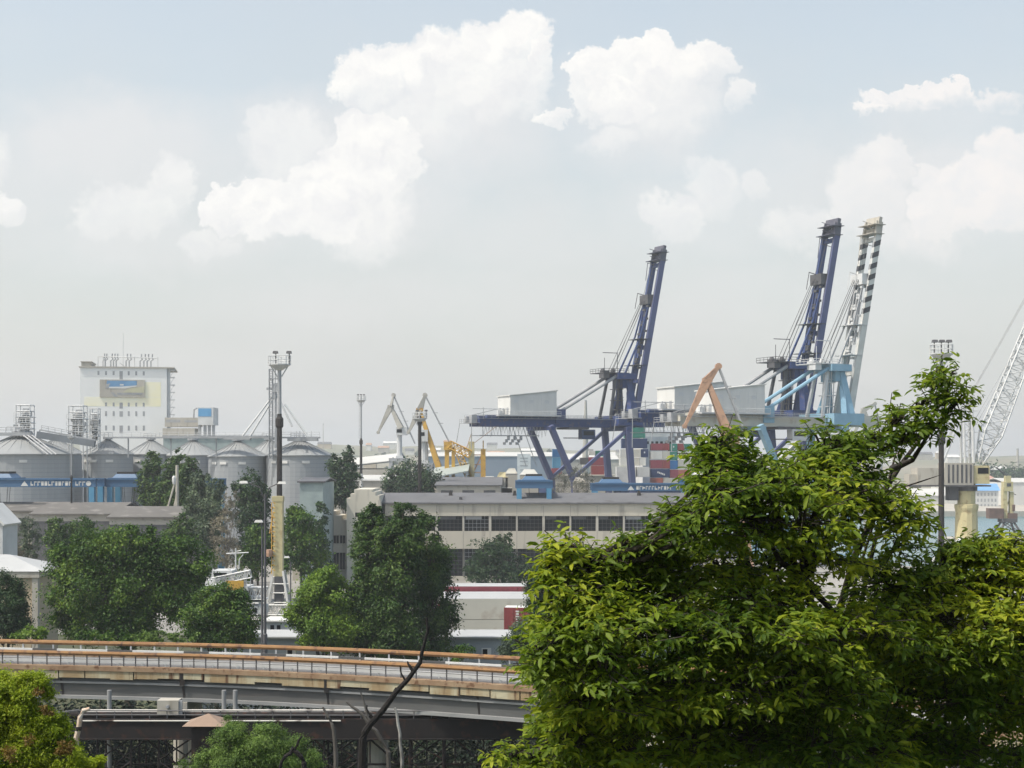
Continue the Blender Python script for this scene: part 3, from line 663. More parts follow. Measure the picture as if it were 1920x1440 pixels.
rtg('blue yard gantry behind the grey roof with pale lettering panel', 1108, 1292, 914, 372, True, .2)
# ---------------------------------------------------------------- luffing portal cranes
def portal_base(b, x, y, hw, h):
    for sx in (-1,1):
        for sy in (-1,1): b.beam((x+sx*hw,y+sy*hw,0),(x+sx*hw*.45,y+sy*hw*.45,h),hw*.22,hw*.22)
    b.bb(x-hw*.6,x+hw*.6,y-hw*.6,y+hw*.6,h-.6,h+.6)
    for sx in (-1,1): b.bb(x+sx*hw-.5,x+sx*hw+.5,y-hw-1.5,y+hw+1.5,0,1.2)
def luffer(label, Y, apex, nose, elbow, foot, tie, housebox, col, m1, m2, mt, base_hw=5, mb=None, group='level-luffing harbour cranes'):
    """portal crane from side view points: apex of the jib, drooping nose, elbow where the boom meets it, boom foot, tie foot"""
    q = lambda p, dy=0: Vector((PX(p[0],Y), Y+dy, PZ(p[1],Y)))
    x = PX(col[0],Y); t = thing('portal_crane', label, 'portal crane', (x,Y,0), 0, group); k = Y/F
    h0 = PZ(col[2],Y)
    b = MB(); portal_base(b, x, Y, base_hw, h0); b.build('portal', mb or m2, t)
    b = MB(); zt = PZ(col[1],Y); wd = col[3]*k; b.tube([(x,Y,h0+.6),(x,Y,zt)],[wd*.62,wd*.5],10); b.bb(x-wd*.7,x+wd*.7,Y-wd*.7,Y+wd*.7,h0+.6,h0+1.4); b.build('column', m2, t)
    hx0,hy0,hx1,hy1 = housebox
    b = MB(); b.bb(PX(hx0,Y),PX(hx1,Y),Y-wd*.9,Y+wd*.9,PZ(hy1,Y),PZ(hy0,Y)); hb = b.build('machine_house', m2, t)
    b = MB(); b.bb(PX(hx0,Y)+.3,PX(hx0,Y)+2.2,Y-wd*.9-.04,Y-wd*.9-.01,PZ(hy0,Y)-2,PZ(hy0,Y)-.8); b.build('window', MAT_glass, hb)
    A, Nn, E, Ft, Ti = map(q, (apex, nose, elbow, foot, tie))
    b = MB()
    for s in (-1,1): b.beam(Nn+Vector((0,s*.3,0)),E+Vector((0,s*.9,0)),.55,.6,.8,2.0); b.beam(E+Vector((0,s*.9,0)),A+Vector((0,s*.5,0)),.8,2.0,.5,.7)
    for f in np.linspace(.1,.95,9): c = Nn.lerp(E,f); b.tube([c+Vector((0,-.9*f,0)),c+Vector((0,.9*f,0))],.12,4)
    b.tube([A+Vector((0,-.7,0)),A+Vector((0,.7,0))],.8,10); b.tube([Nn+Vector((0,-.5,0)),Nn+Vector((0,.5,0))],.6,10); b.build('jib', mt, t)
    b = MB()
    for s in (-1,1): b.beam(Ft+Vector((0,s*1.7,0)),E+Vector((0,s*.7,0)),.9,2.0,.7,1.0)
    for f in np.linspace(.08,.9,7): c = Ft.lerp(E,f); b.tube([c+Vector((0,-1.6+f,0)),c+Vector((0,1.6-f,0))],.2,4)
    b.bb(E.x-1.1,E.x+1.1,Y-1.3,Y+1.3,E.z-.5,E.z+.5); b.build('boom', m1, t)
    b = MB()
    for s in (-.5,.5): b.beam(A+Vector((0,s,0)),Ti+Vector((0,s,0)),.3,.45)
    for f in (.35,.55): c = A.lerp(Ti,f); b.tube([c+Vector((-.6,0,.3)),c+Vector((1.1,0,.3))],.1,4)
    b.build('tie_rod', MAT_grey, t)
    return t
MAT_pgrey = mat('weathered_crane_grey', (.40,.39,.35), (.30,.29,.26), .4, .65)
luffer('pale grey luffing crane left of the yellow one', 560, (738,741), (709,811), (733,762), (752,803), (778,832), (743,801,764,816), (749,814,862,9), MAT_pgrey, MAT_lgrey, MAT_pgrey, 6, MAT_grey)
yc = luffer('yellow boomed luffing crane with grey jib above a white tower', 500, (797,741), (766,811), (787,768), (828,892), (848,840), (784,806,803,828), (795,828,872,14), MAT_yellow, MAT_lgrey, MAT_pgrey, 5, MAT_grey)
luffer('salmon pink luffing crane in front of the white machinery house', 365, (1347,687), (1284,799), (1326,713), (1366,815), (1392,800), (1352,812,1385,836), (1366,820,900,14), MAT_salmon, MAT_salmon, MAT_salmon, 5, MAT_salmon)
luffer('far grey luffing crane seen beyond the foreground twigs', 640, (1640,757), (1597,826), (1620,768), (1640,822), (1660,832), (1638,818,1662,836), (1650,832,900,8), MAT_pgrey, MAT_pgrey, MAT_pgrey, 5)
# yellow lowered crane: two columns, knee truss and machinery
Y = 470; t = thing('yellow_crane', 'yellow lowered crane with two upright columns and a knee truss', 'crane', (PX(872,Y),Y,0))
for a, w_, p0 in ((884,11,828),(906,9,842)):
    b = MB(); b.bb(PX(a-w_/2,Y),PX(a+w_/2,Y),Y-.8,Y+.8,0,PZ(p0,Y)); b.bb(PX(a-1,Y),PX(a+1,Y),Y-.2,Y+.2,PZ(p0,Y),PZ(p0-16,Y)); b.build('column', MAT_cream if a==884 else MAT_yellow, t)
b = MB()
for y in (Y-1,Y+1): b.lattice(P(842,833,y),P(882,852,y),.6,2.2,6,.14); b.lattice(P(858,845,y),P(879,895,y),.6,1.8,7,.12)
b.build('knee_truss', MAT_yellow, t)
b = MB(); b.beam(P(838,832,Y),P(838,905,Y),1.3,1.6); b.beam(P(850,842,Y),P(850,900,Y),1.0,2); b.box(P(840,836,Y),(2.4,2.4,2.6)); b.beam(P(840,848,Y),P(852,840,Y),.5,.5); b.build('tower', MAT_yellow, t)
b = MB()
for z in (852,870,885): b.bb(PX(888,Y),PX(904,Y),Y-.5,Y+.5,PZ(z+2,Y),PZ(z,Y))
b.beam(P(888,885,Y),P(904,852,Y),.4,.4); b.tube([P(884,812,Y),P(868,862,Y)],.1,4); b.tube([P(890,830,Y),P(930,800,Y)],.08,4); b.build('cross_bracing', MAT_salmon, t)
# beige harbour crane with lattice boom on the right
Y = 360; x = PX(1812,Y); t = thing('harbour_crane', 'beige portal crane on the right with tall grey lattice boom', 'portal crane', (x,Y,0))
b = MB(); b.lathe((x,Y,0),[(2.7,8.5),(2.5,PZ(960,Y)),(2.75,PZ(952,Y)),(2.75,PZ(946,Y)),(2.05,PZ(944,Y)),(2.05,PZ(905,Y))],14); b.build('column', MAT_cream, t)
b = MB()
for sx in (-1,1):
    for sy in (-1,1):
        b.beam((x+sx*1.4,y:=Y+sy*1.4,9.2),(x+sx*6.2,Y+sy*6.2,3),1.1,1.3); b.beam((x+sx*6.2,Y+sy*6.2,3.3),(x+sx*6.4,Y+sy*6.4,0),1.2,1.2)
b.bb(x-3.2,x+3.2,Y-3.2,Y+3.2,7.9,8.9); b.build('portal', MAT_lgrey, t)
b = MB(); b.bb(PX(1714,Y),PX(1765,Y),Y-3,Y+3,PZ(909,Y),PZ(877,Y)); b.bb(PX(1765,Y),PX(1818,Y),Y-3.1,Y+3.1,PZ(909,Y),PZ(868,Y)); b.bb(PX(1700,Y),PX(1722,Y),Y-2.4,Y+2.4,PZ(915,Y),PZ(889,Y)); hb = b.build('machine_house', MAT_conc, t)
b = MB()
for i in range(6): xx = PX(1770+i*8.2,Y); b.bb(xx,xx+.42,Y-3.18,Y-3.11,PZ(905,Y),PZ(871,Y))
b.build('louvre', MAT_dgrey, hb)
b = MB(); b.bb(PX(1700,Y),PX(1850,Y),Y-3.4,Y+3.4,PZ(912,Y),PZ(909.2,Y)); b.bb(PX(1776,Y),PX(1794,Y),Y-1.5,Y+1.5,PZ(938,Y),PZ(912.2,Y)); b.lathe((x,Y,PZ(912,Y)),[(2.5,-1.0),(2.5,-.02)],14); b.build('slewing_deck', MAT_dgrey, t)
b = MB(); b.bb(PX(1820,Y),PX(1849,Y),Y-2.6,Y+2.6,PZ(907,Y),PZ(873,Y)); cb = b.build('driver_cab', MAT_cream, t)
b = MB(); b.bb(PX(1827,Y),PX(1847,Y),Y-2.66,Y-2.61,PZ(888,Y),PZ(877,Y)); b.build('window', MAT_glass, cb)
b = MB(); f0 = P(1836,868,Y); tip = P(1990,478,Y); b.lattice(f0,f0.lerp(tip,.14),2.2,1.2,3,.15,4.4,4.2); b.lattice(f0.lerp(tip,.14),tip,4.4,4.2,22,.15,2.6,2.4); b.build('boom', MAT_lgrey, t)
b = MB()
for s in (-1,1):
    b.tube([P(1806,868,Y)+Vector((0,s*1.6,0)),P(1804,762,Y)+Vector((0,s*1.0,0))],.3,6); b.tube([P(1822,868,Y)+Vector((0,s*1.6,0)),P(1820,738,Y)+Vector((0,s*.8,0))],.34,6); b.beam(P(1764,868,Y)+Vector((0,s*1.8,0)),P(1806,768,Y)+Vector((0,s,0)),.3,.4)
for z in range(770,868,20): b.tube([P(1805,z,Y),P(1821,z-8,Y)],.1,4); b.tube([P(1805,z,Y),P(1821,z+14,Y)],.09,4); b.bb(PX(1819,Y),PX(1832,Y),Y-1.2,Y+1.2,PZ(z+1,Y),PZ(z,Y)) if z%40==10 else None
b.build('mast_frame', MAT_lgrey, t)
b = MB()
for s in (-1.2,-.4,.4,1.2): b.tube([P(1820,740,Y)+Vector((0,s*.6,0)),P(1990,440,Y)+Vector((0,s,0))],.05,4); b.tube([P(1772,830,Y)+Vector((0,s*.6,0)),P(1822,742,Y)+Vector((0,s,0))],.05,4)
for d in (0,18): b.tube([P(1812+d,815-d,Y),P(1990,505,Y)],.05,4)
b.build('stay_rope', MAT_grey, t)
# small brown portal crane on the jetty
Y = 530; x = PX(1889,Y); t = thing('jetty_crane', 'small yellow brown portal crane standing by the turquoise water', 'portal crane', (x,Y,.2))
b = MB(); z0 = PZ(979,Y)
for sx in (-1,1):
    for sy in (-1,1): b.beam((x+sx*1.7,Y+sy*1.7,z0),(x+sx*4.6,Y+sy*4.6,.2),.55,.6); b.tube([(x+sx*3.4,Y+sy*3.4,2.6),(x-sx*1.6,Y+sy*2.0,z0)],.16,4)
b.bb(x-2.6,x+2.6,Y-2.6,Y+2.6,z0,z0+1.3); b.build('portal', MAT_dgrey, t)
b = MB(); b.bb(PX(1879,Y),PX(1887,Y),Y-1.2,Y+1.2,z0+1.3,PZ(915,Y)); b.bb(PX(1892.5,Y),PX(1899,Y),Y-1,Y+1,z0+1.3,PZ(922,Y)); b.beam(P(1886,955,Y),P(1896,925,Y),.35,.35); b.bb(PX(1880,Y),PX(1897,Y),Y-1.5,Y+1.5,PZ(921,Y),PZ(903,Y)); b.bb(PX(1884,Y),PX(1894,Y),Y-1.1,Y+1.1,PZ(903,Y),PZ(892,Y)); b.build('tower', MAT_cream, t)
b = MB(); b.bb(PX(1852,Y),PX(1879,Y),Y-2,Y+2,PZ(972,Y),PZ(953,Y)); b.bb(PX(1888,Y),PX(1904,Y),Y-2.2,Y+2.2,PZ(979,Y),PZ(962,Y)); b.bb(PX(1896,Y),PX(1901,Y),Y-1.4,Y+1.4,PZ(958,Y),PZ(946,Y)); b.build('machine_house', MAT_salmon if False else mat('rusty_plating',(.17,.11,.09),(.11,.08,.07),.5,.8), t)
b = MB()
for s in (-1,1): b.tube([P(1886,892,Y)+Vector((0,s,0)),P(1868,876,Y)+Vector((0,s*.4,0))],.16,5)
b.tube([P(1882,917,Y),P(1905,928,Y)],.12,4); b.bb(PX(1885,Y),PX(1893,Y),Y-1.55,Y-1.51,PZ(912,Y),PZ(906,Y)); b.build('fittings', MAT_dgrey, t)
# ---------------------------------------------------------------- grain elevator
Y = 600; x0, x1 = PX(153,Y), PX(311,Y); t = thing('grain_elevator', 'tall white grain elevator block with a faded blue and yellow billboard', 'building', ((x0+x1)/2,Y,0))
MAT_elev = mat('elevator_whitewash', (.74,.75,.74), (.64,.65,.64), .06, .85, stretch=(1,1,.25))
MAT_elevy = mat('faded_yellow_paint', (.74,.70,.46), (.74,.74,.66), .05, .85)
b = MB(); b.bb(x0,x1,Y,Y+30,0,PZ(690,Y)); wl = b.build('wall', MAT_elev, t)
b = MB(); b.bb(PX(160,Y),PX(300,Y),Y-.03,Y,PZ(762,Y),PZ(744.5,Y)); b.bb(PX(270,Y),PX(300,Y),Y-.03,Y,PZ(744,Y),PZ(716,Y)); b.build('painted_band', MAT_elevy, wl)
b = MB(); b.bb(x0-.5,PX(325,Y),Y-.6,Y+30.5,PZ(690,Y)+.01,PZ(687.5,Y)); b.bb(PX(154,Y),PX(172,Y),Y+2,Y+20,PZ(687.5,Y),PZ(679,Y)); b.bb(PX(152.5,Y),PX(173.5,Y),Y+1.6,Y+20.4,PZ(679,Y),PZ(677.6,Y)); b.build('roof', MAT_conc, t)
for r, (pa, pb, mid) in enumerate(((696,703.5,711),(755,762,766),(771,780,781),(798,807,812))):
    for i in range(7):
        if r and i == 0: continue
        px = 186+i*13.75; h = 1.35 if i != 3 else 2.6
        b = MB(); hw_ = .36 if i != 3 else .62; b.bb(PX(px,Y)-hw_,PX(px,Y)+hw_,Y-.06,Y-.015,PZ(mid if i==3 else pb,Y),PZ(pa,Y)); b.build('window', MAT_grey, t)
# billboard: plain colour fields of a weathered hoarding
b = MB(); b.bb(PX(188.5,Y),PX(270.5,Y),Y-.5,Y-.1,PZ(745,Y),PZ(712,Y)); bd_ = b.build('billboard', MAT_conc, t); ELEV = t
b = MB(); f = lambda px,py: (PX(px,Y), PZ(py,Y))
b.prism([f(202,714),f(256,714),f(256,722),f(246,725),f(234,727),f(206,727),f(199,729),f(201,720)], Y-.56,Y-.51); b.build('blue_field', mat('faded_blue_print',(.14,.30,.48),(.10,.22,.38),.3,.8), bd_)
b = MB(); b.prism([f(205,725.5),f(228,725),f(256,722.6),f(256,724.5),f(234,728.6),f(206,728.4)], Y-.58,Y-.563); b.bb(PX(225,Y),PX(232,Y),Y-.58,Y-.563,PZ(723,Y),PZ(720.4,Y)); b.build('pale_stripe', MAT_white, bd_)
b = MB(); b.bb(PX(220,Y),PX(266,Y),Y-.58,Y-.51,PZ(740,Y),PZ(736.5,Y)); b.prism([f(208,736),f(214,736),f(222,744),f(216,744)],Y-.58,Y-.51); b.prism([f(200,721),f(208,719),f(203,729),f(199,729)],Y-.6,Y-.565); b.build('dark_lettering', MAT_grey, bd_)
b = MB(); b.prism([f(240,729),f(270,724),f(270,736),f(230,736)],Y-.56,Y-.51); b.build('yellow_field', mat('faded_yellow_print',(.46,.45,.30),(.40,.39,.28),.3,.8), bd_)
b = MB()
for px in (192,196,206,211,216,234,240,260,267,273,280): xx = PX(px,Y); z0 = PZ(687.5,Y); b.tube([(xx,Y+6,z0),(xx,Y+6,z0+2.6),(xx+.9,Y+6,z0+3.3),(xx+.5,Y+6,z0+3.9),(xx+.6,Y+6,z0+5.4)],.26,6)
b.build('roof_vent', MAT_grey, t)
b = MB(); z0 = PZ(687.5,Y)
for px in (183,193,250,293): b.tube([(PX(px,Y),Y+5,z0),(PX(px,Y),Y+5,z0+4.2)],.18,4)
b.tube([(PX(183,Y),Y+5,z0+4.2),(PX(293,Y),Y+5,z0+3.8)],.18,4); b.tube([(PX(228,Y),Y+8,z0),(PX(228,Y),Y+8,PZ(622,Y))],.12,4); b.tube([(PX(222,Y),Y+8,z0+2),(PX(234,Y),Y+8,z0)],.15,4); b.build('roof_rail', MAT_lgrey, t)
b = MB(); xx = PX(313,Y); b.bb(xx-.2,xx+.8,Y+1,Y+3,PZ(815,Y),PZ(690,Y))
for py in range(692,800,14): b.bb(xx+.8,xx+2.6,Y+.5,Y+4,PZ(py+1.4,Y),PZ(py,Y)); b.tube([(xx+2.5,Y+.6,PZ(py,Y)),(xx+.9,Y+.6,PZ(py+13,Y))],.1,4)
b.build('stair', MAT_lgrey, t)
ELEV.rotation_euler = (0,0,R(10))
# headhouse annexe with blue top on the right of it
Y = 590; t = thing('conveyor_house', 'grey conveyor gallery on legs ending in a blue-panelled head house', 'building', (PX(360,Y),Y,0))
b = MB(); b.bb(PX(309,Y),PX(372,Y),Y,Y+8,PZ(800,Y),PZ(783,Y)); b.bb(PX(306,Y),PX(366,Y),Y-1,Y+10,PZ(818,Y),PZ(803,Y)); b.build('gallery', MAT_conc, t)
b = MB(); b.bb(PX(311,Y),PX(338,Y),Y-.04,Y-.01,PZ(792,Y),PZ(787,Y)); b.bb(PX(346,Y),PX(370,Y),Y-.04,Y-.01,PZ(792,Y),PZ(788,Y)); b.build('window_strip', MAT_grey, t)
b = MB(); b.bb(PX(372.1,Y),PX(401,Y),Y-1,Y+9,PZ(797,Y),PZ(764,Y)); hh = b.build('head_house', MAT_lgrey, t)
b = MB(); b.bb(PX(373,Y),PX(397,Y),Y-1.1,Y-1.02,PZ(781,Y),PZ(766,Y)); b.build('blue_panel', mat('blue_cladding',(.10,.30,.52),(.08,.25,.45),.3,.6), hh)
b = MB()
for px in (374,384,392,400): b.bb(PX(px,Y)-.5,PX(px,Y)+.5,Y,Y+1,0,PZ(797,Y))
b.tube([(PX(363,Y),Y,PZ(783,Y)),(PX(364,Y),Y,PZ(768,Y)),(PX(370,Y),Y,PZ(765,Y))],.3,6); b.bb(PX(310,Y),PX(312,Y),Y,Y+1,0,PZ(818,Y)); b.build('support_leg', MAT_grey, t)
# ---------------------------------------------------------------- silos
def silo(label, px, pye, pya, r, Y):
    x = PX(px,Y); ze = PZ(pye,Y); za = PZ(pya,Y); t = thing('grain_silo', label, 'silo', (x,Y,0), 0, 'steel grain silos in a row')
    b = MB(); b.lathe((x,Y,0),[(r*1.01,0),(r,.3),(r,ze)],40); b.build('wall', MAT_silo, t, smooth=False)
    b = MB(); b.lathe((x,Y,0),[(r*1.045,ze+.01),(r*1.045,ze+.25),(r*.12,za-.4),(r*.12,za)],40); cn = b.build('cone_roof', MAT_cone, t)
    b = MB()
    for k in range(24):
        a = 2*math.pi*k/24; c, s = math.cos(a), math.sin(a); b.beam((x+c*r*1.0,Y+s*r*1.0,ze+.42),(x+c*r*.14,Y+s*r*.14,za-.35),.14,.14)
    b.build('roof_rib', MAT_cone, cn)
    b = MB(); b.lathe((x,Y,za),[(r*.2,-.1),(r*.2,.5)],12); b.rail([(x-r*.25,Y-r*.2,za+.5),(x+r*.25,Y-r*.2,za+.5)],1.1,1,.06); b.build('apex_platform', MAT_grey, t)
    b = MB()
    for a in (-2.3,-1.9,-1.25): c = (x+r*1.01*math.cos(a),Y+r*1.01*math.sin(a)); b.box((c[0],c[1],ze-1.6),(1.9,.25,.7),a+math.pi/2)
    b.build('label_plate', MAT_white, t)
    return t
silo('broad grey silo at the left edge behind the yellow-footed blue gantry', 42, 853, 812, 12.9, 400)
silo('pale-roofed silo just right of the cream mast', 202, 853, 823, 6.6, 412)
silo('second narrow silo, its foot hidden by the left poplars', 283, 853, 824, 6.6, 424)
silo('third narrow silo, behind the right side of the poplar clump', 362, 855, 825, 7.6, 424)
silo('wide silo right of the poplars with two white plates', 446, 857, 826, 7.7, 412)
silo('end silo of the row behind the black mast and dark tree', 562, 855, 824, 8.7, 410)
silo('pale silo roof peeping behind the broad left silo', 105, 852, 822, 7.5, 428)
silo('silo behind the black mast, between its two neighbours', 505, 855, 824, 7.2, 430)
t = thing('sheeted_building', 'grey-green sheeted store rising behind the middle silos', 'building', (PX(400,470),470,0))
b = MB(); b.bb(PX(306,470),PX(500,470),470,480,0,PZ(819,470)); b.build('wall', MAT_mesh, t)
b = MB(); b.bb(PX(305,470),PX(500.5,470),469.5,480.5,PZ(819,470)+.01,PZ(816.5,470)); b.build('roof', MAT_grey, t)
# conveyors across the silo tops
Y = 405; t = thing('conveyor_bridge', 'railed conveyor bridge running along the tops of the right silos', 'conveyor', (PX(500,Y),Y,PZ(824,Y)))
b = MB(); b.bb(PX(195,Y),PX(600,Y),Y-.9,Y+.9,PZ(822,Y),PZ(819,Y)); b.bb(PX(420,Y),PX(470,Y),Y-1.2,Y+1.2,PZ(824.5,Y),PZ(822,Y)); b.bb(PX(540,Y),PX(596,Y),Y-1.3,Y+1.3,PZ(827,Y),PZ(822,Y)); b.build('conveyor_body', MAT_grey, t)
b = MB(); b.rail([(PX(195,Y),Y-.9,PZ(819,Y)),(PX(600,Y),Y-.9,PZ(819,Y))],1.2,2.4,.05)
for px in (556,562,570,584): b.tube([(PX(px,Y),Y,PZ(819,Y)),(PX(px,Y),Y,PZ(808,Y))],.1,4)
b.build('railing', MAT_lgrey, t)
for px in (240,320,405,505): b = MB(); b.beam((PX(px,Y),Y+.3,PZ(822,Y)),(PX(px,Y),Y+.3,PZ(858,Y)),.3,.3); b.build('support_leg', MAT_grey, t)
Y = 396; t = thing('inclined_conveyor', 'dark sloping conveyor tube between the two left elevator towers', 'conveyor', (PX(120,Y),Y,PZ(825,Y)))
b = MB(); b.beam(P(70,815,Y),P(178,832,Y),1.6,1.7); b.build('tube', mat('slate_sheet',(.16,.18,.20),(.12,.135,.15),.3,.6), t)
b = MB(); b.beam(P(76,806,Y),P(180,826,Y),1.2,.35); b.rail([P(78,805,Y),P(178,824,Y)],1.0,1.6,.06); b.beam(P(75,806,Y),P(72,815,Y),.3,.3); b.beam(P(176,826,Y),P(174,832,Y),.3,.3); b.build('walkway', MAT_grey, t)
b = MB(); b.bb(PX(-10,Y),PX(60,Y),Y-1,Y+1,PZ(817,Y),PZ(811,Y)); b.rail([(PX(-10,Y),Y-1,PZ(811,Y)),(PX(48,Y),Y-1,PZ(811,Y))],1.3,1.5,.07); b.build('head_platform', MAT_grey, t)
b = MB()
for px in (44,52,60): b.tube([P(px,816,Y-1),P(px+46,852,Y-10)],.2,5)
b.build('spout', MAT_grey, t)
def elev_tower(label, px, py0, py1, w_, Y, seed, box=True):
    r = random.Random(seed); x = PX(px,Y); k = Y/F; hw = w_*k/2; z0, z1 = PZ(py1,Y), PZ(py0,Y)
    t = thing('elevator_tower', label, 'elevator tower', (x,Y,0), 0, 'bucket elevator towers above the silos')
    b = MB()
    for sx in (-1,1):
        for sy in (-1,1): b.tube([(x+sx*hw,Y+sy*hw,0),(x+sx*hw,Y+sy*hw,z1)],.16,4)
    nlev = 5; zl = [z0+(z1-z0)*i/nlev for i in range(nlev+1)]
    for i, z in enumerate(zl):
        for s in (-1,1): b.tube([(x-hw,Y+s*hw,z),(x+hw,Y+s*hw,z)],.14,4); b.tube([(x+s*hw,Y-hw,z),(x+s*hw,Y+hw,z)],.14,4)
        if i in (1,2,3): b.bb(x-hw*1.25,x+hw*1.25,Y-hw*1.2,Y+hw*1.2,z-.1,z); b.rail([(x-hw*1.25,Y-hw*1.2,z),(x+hw*1.25,Y-hw*1.2,z)],1.1,1,.05)
        if i < 2: b.tube([(x-hw,Y-hw,z),(x+hw,Y-hw,zl[i+1])],.1,4)
    b.build('frame', MAT_lgrey, t)
    b = MB(); hz = z0+(z1-z0)*.72
    if box:
        b.lathe((x+hw*.3,Y,hz),[(hw*.5,-1.2),(hw*.75,-.4),(hw*.7,.5),(hw*.35,1.1)],8); b.box((x+hw*.2,Y,hz+.6),(hw*1.2,hw*.9,hw*.8),0,(.6,.9)); b.beam((x-hw*.2,Y,hz-.6),(x-hw*.9,Y,hz-1.6),.6,.6)
    for s in (-.55,-.15,.3,.62): b.beam((x+hw*s,Y,z0-1),(x+hw*s*.9,Y,hz-.3+r.uniform(-1,.6)),.45,.5)
    for i in range(14): b.box((x+r.uniform(-hw,hw)*1.15,Y+r.uniform(-1,.3)*hw,r.uniform(z0,z0+(z1-z0)*.55)),(r.uniform(.3,1.0),.8,r.uniform(.3,1.1)))
    b.build('elevator_head', MAT_grey, t)
    return t
elev_tower('left elevator tower with an open top frame over the broad silo', 47, 760, 815, 26, 402, 1)
elev_tower('elevator tower in front of the white elevator, left of the pair', 146, 761, 822, 27, 402, 2)
elev_tower('slimmer elevator tower of the pair before the white elevator', 178, 766, 818, 15, 408, 3)
Y = 402; t = thing('spout_tower', 'slender lattice elevator tower with spread grain spouts above the right silos', 'elevator tower', (PX(516,Y),Y,0), 0, 'bucket elevator towers above the silos')
b = MB(); b.lattice((PX(508,Y),Y,PZ(860,Y)),(PX(508,Y),Y,PZ(692,Y)),.9,1.0,20,.07); b.beam((PX(517,Y),Y,PZ(840,Y)),(PX(517,Y),Y,PZ(735,Y)),.55,.7); b.bb(PX(506,Y),PX(524,Y),Y-1,Y+1,PZ(711,Y),PZ(709.5,Y)); b.tube([(PX(524,Y),Y,PZ(710,Y)),(PX(524,Y),Y,PZ(692,Y)),(PX(506,Y),Y,PZ(692,Y))],.12,4); b.build('frame', MAT_grey, t)
b = MB(); b.box(P(517,727,Y),(1.5,1.3,2.4),0,(.6,.8)); b.box(P(506,729,Y),(1.6,.8,.6)); b.box(P(514,741,Y),(1.1,1,1.6)); b.build('elevator_head', MAT_grey, t)
for a, c in (((516,736),(455,817)),((518,738),(469,818)),((534,758),(577,819)),((519,740),(548,800))):
    b = MB(); b.tube([P(*a,Y),P(*c,Y-1)],.28,6); b.build('spout', MAT_lgrey, t)
# ---------------------------------------------------------------- sheds and stores in the port
def shed(label, px0, px1, py_eave, py_ridge, Y, depth, mw, mr, wing=None, name='warehouse', base=0., slope=0, doors=0):
    """long shed: wall up to the eave, pitched roof to a ridge half way back"""
    x0, x1 = PX(px0,Y), PX(px1,Y); ze = PZ(py_eave,Y); zr = ze+max(.3,PZ(py_ridge,Y)-ze) if py_ridge < py_eave else ze+.3
    t = thing(name, label, 'warehouse', ((x0+x1)/2,Y,base), 0)
    b = MB(); b.bb(x0,x1,Y,Y+depth,base,ze); b.build('wall', mw, t)
    b = MB(); o = .5; vs = [(x0-o,Y-o,ze+.01),(x1+o,Y-o,ze+.01+slope),(x1+o,Y+depth+o,ze+.01+slope),(x0-o,Y+depth+o,ze+.01),(x0-o,Y+depth/2,zr),(x1+o,Y+depth/2,zr+slope)]
    vs += [(v[0],v[1],v[2]+.3) for v in vs[:]]
    b.add(vs,[(0,1,5,4),(3,4,5,2),(6,10,11,7),(9,8,11,10),(0,6,7,1),(2,8,9,3),(0,4,10,6),(4,3,9,10),(1,7,11,5),(5,11,8,2)]); b.build('roof', mr, t)
    if doors:
        for i in range(doors):
            xx = x0+(x1-x0)*(i+.5)/doors; b = MB(); b.bb(xx-1.6,xx+1.6,Y-.05,Y-.01,base+.1,ze-1.2); b.build('door', MAT_dgrey, t)
    return t
MAT_slate = mat('blue_grey_cladding', (.19,.23,.28), (.15,.185,.23), .03, .7, stretch=(1,1,.1))
MAT_palero = mat('pale_sheet_roof', (.50,.50,.47), (.42,.42,.40), .06, .7)
MAT_greenro = mat('greenish_roof', (.30,.33,.31), (.24,.27,.25), .1, .8)
MAT_tanro = mat('brown_felt_roof', (.135,.128,.118), (.10,.095,.088), .1, .9, c3=(.17,.162,.15), sc3=.4)
MAT_block = mat('pale_block_wall', (.38,.36,.32), (.30,.28,.25), .2, .9, c3=(.24,.22,.2), sc3=.7)
shed('long far blue-grey store with pale flat roof edge', 800, 1052, 856, 848, 900, 120, MAT_slate, MAT_palero, name='store')
shed('hazy grey store behind the far containers', 1052, 1160, 862, 851, 960, 90, MAT_conc, MAT_palero, name='store')
t = thing('silo_block', 'ribbed pale silo block in front of the far blue-grey store', 'silo', (PX(982,840),840,0))
b = MB(); b.bb(PX(970,840),PX(995,840),840,852,0,PZ(851,840)); b.build('wall', MAT_lgrey, t)
b = MB(); 
for z in (858,864,872,880,890): b.bb(PX(975,840),PX(990,840),839.9,839.99,PZ(z+2.2,840),PZ(z,840))
b.build('louvre', MAT_grey, t)
shed('pale-roofed shed sloping up towards the tree, left of the pale crane', 600, 742, 880, 866, 620, 60, MAT_conc, MAT_palero, slope=3.5)
shed('white-edged low shed behind the slim mast', 655, 742, 902, 893, 520, 30, MAT_conc, MAT_palero)
shed('greenish sloping roof below the yellow crane', 812, 875, 897, 880, 455, 40, MAT_conc, MAT_greenro, slope=2)
shed('grey store with pale curved roof edge behind the long building', 818, 938, 911, 899, 420, 60, MAT_conc, MAT_roof, doors=3)
shed('grey-green shed below the end silo', 562, 606, 905, 899, 330, 20, MAT_mesh, MAT_dgrey)
shed('brown felt-roofed store at far left', -60, 95, 960, 947, 318, 26, MAT_block, MAT_tanro, doors=4)
shed('brown felt-roofed store in the middle of the left yard', 60, 212, 966, 948, 306, 26, MAT_block, MAT_tanro, doors=5)
shed('brown felt-roofed store beside the poplars with pale front', 205, 360, 972, 956, 294, 26, MAT_block, MAT_tanro, doors=5)
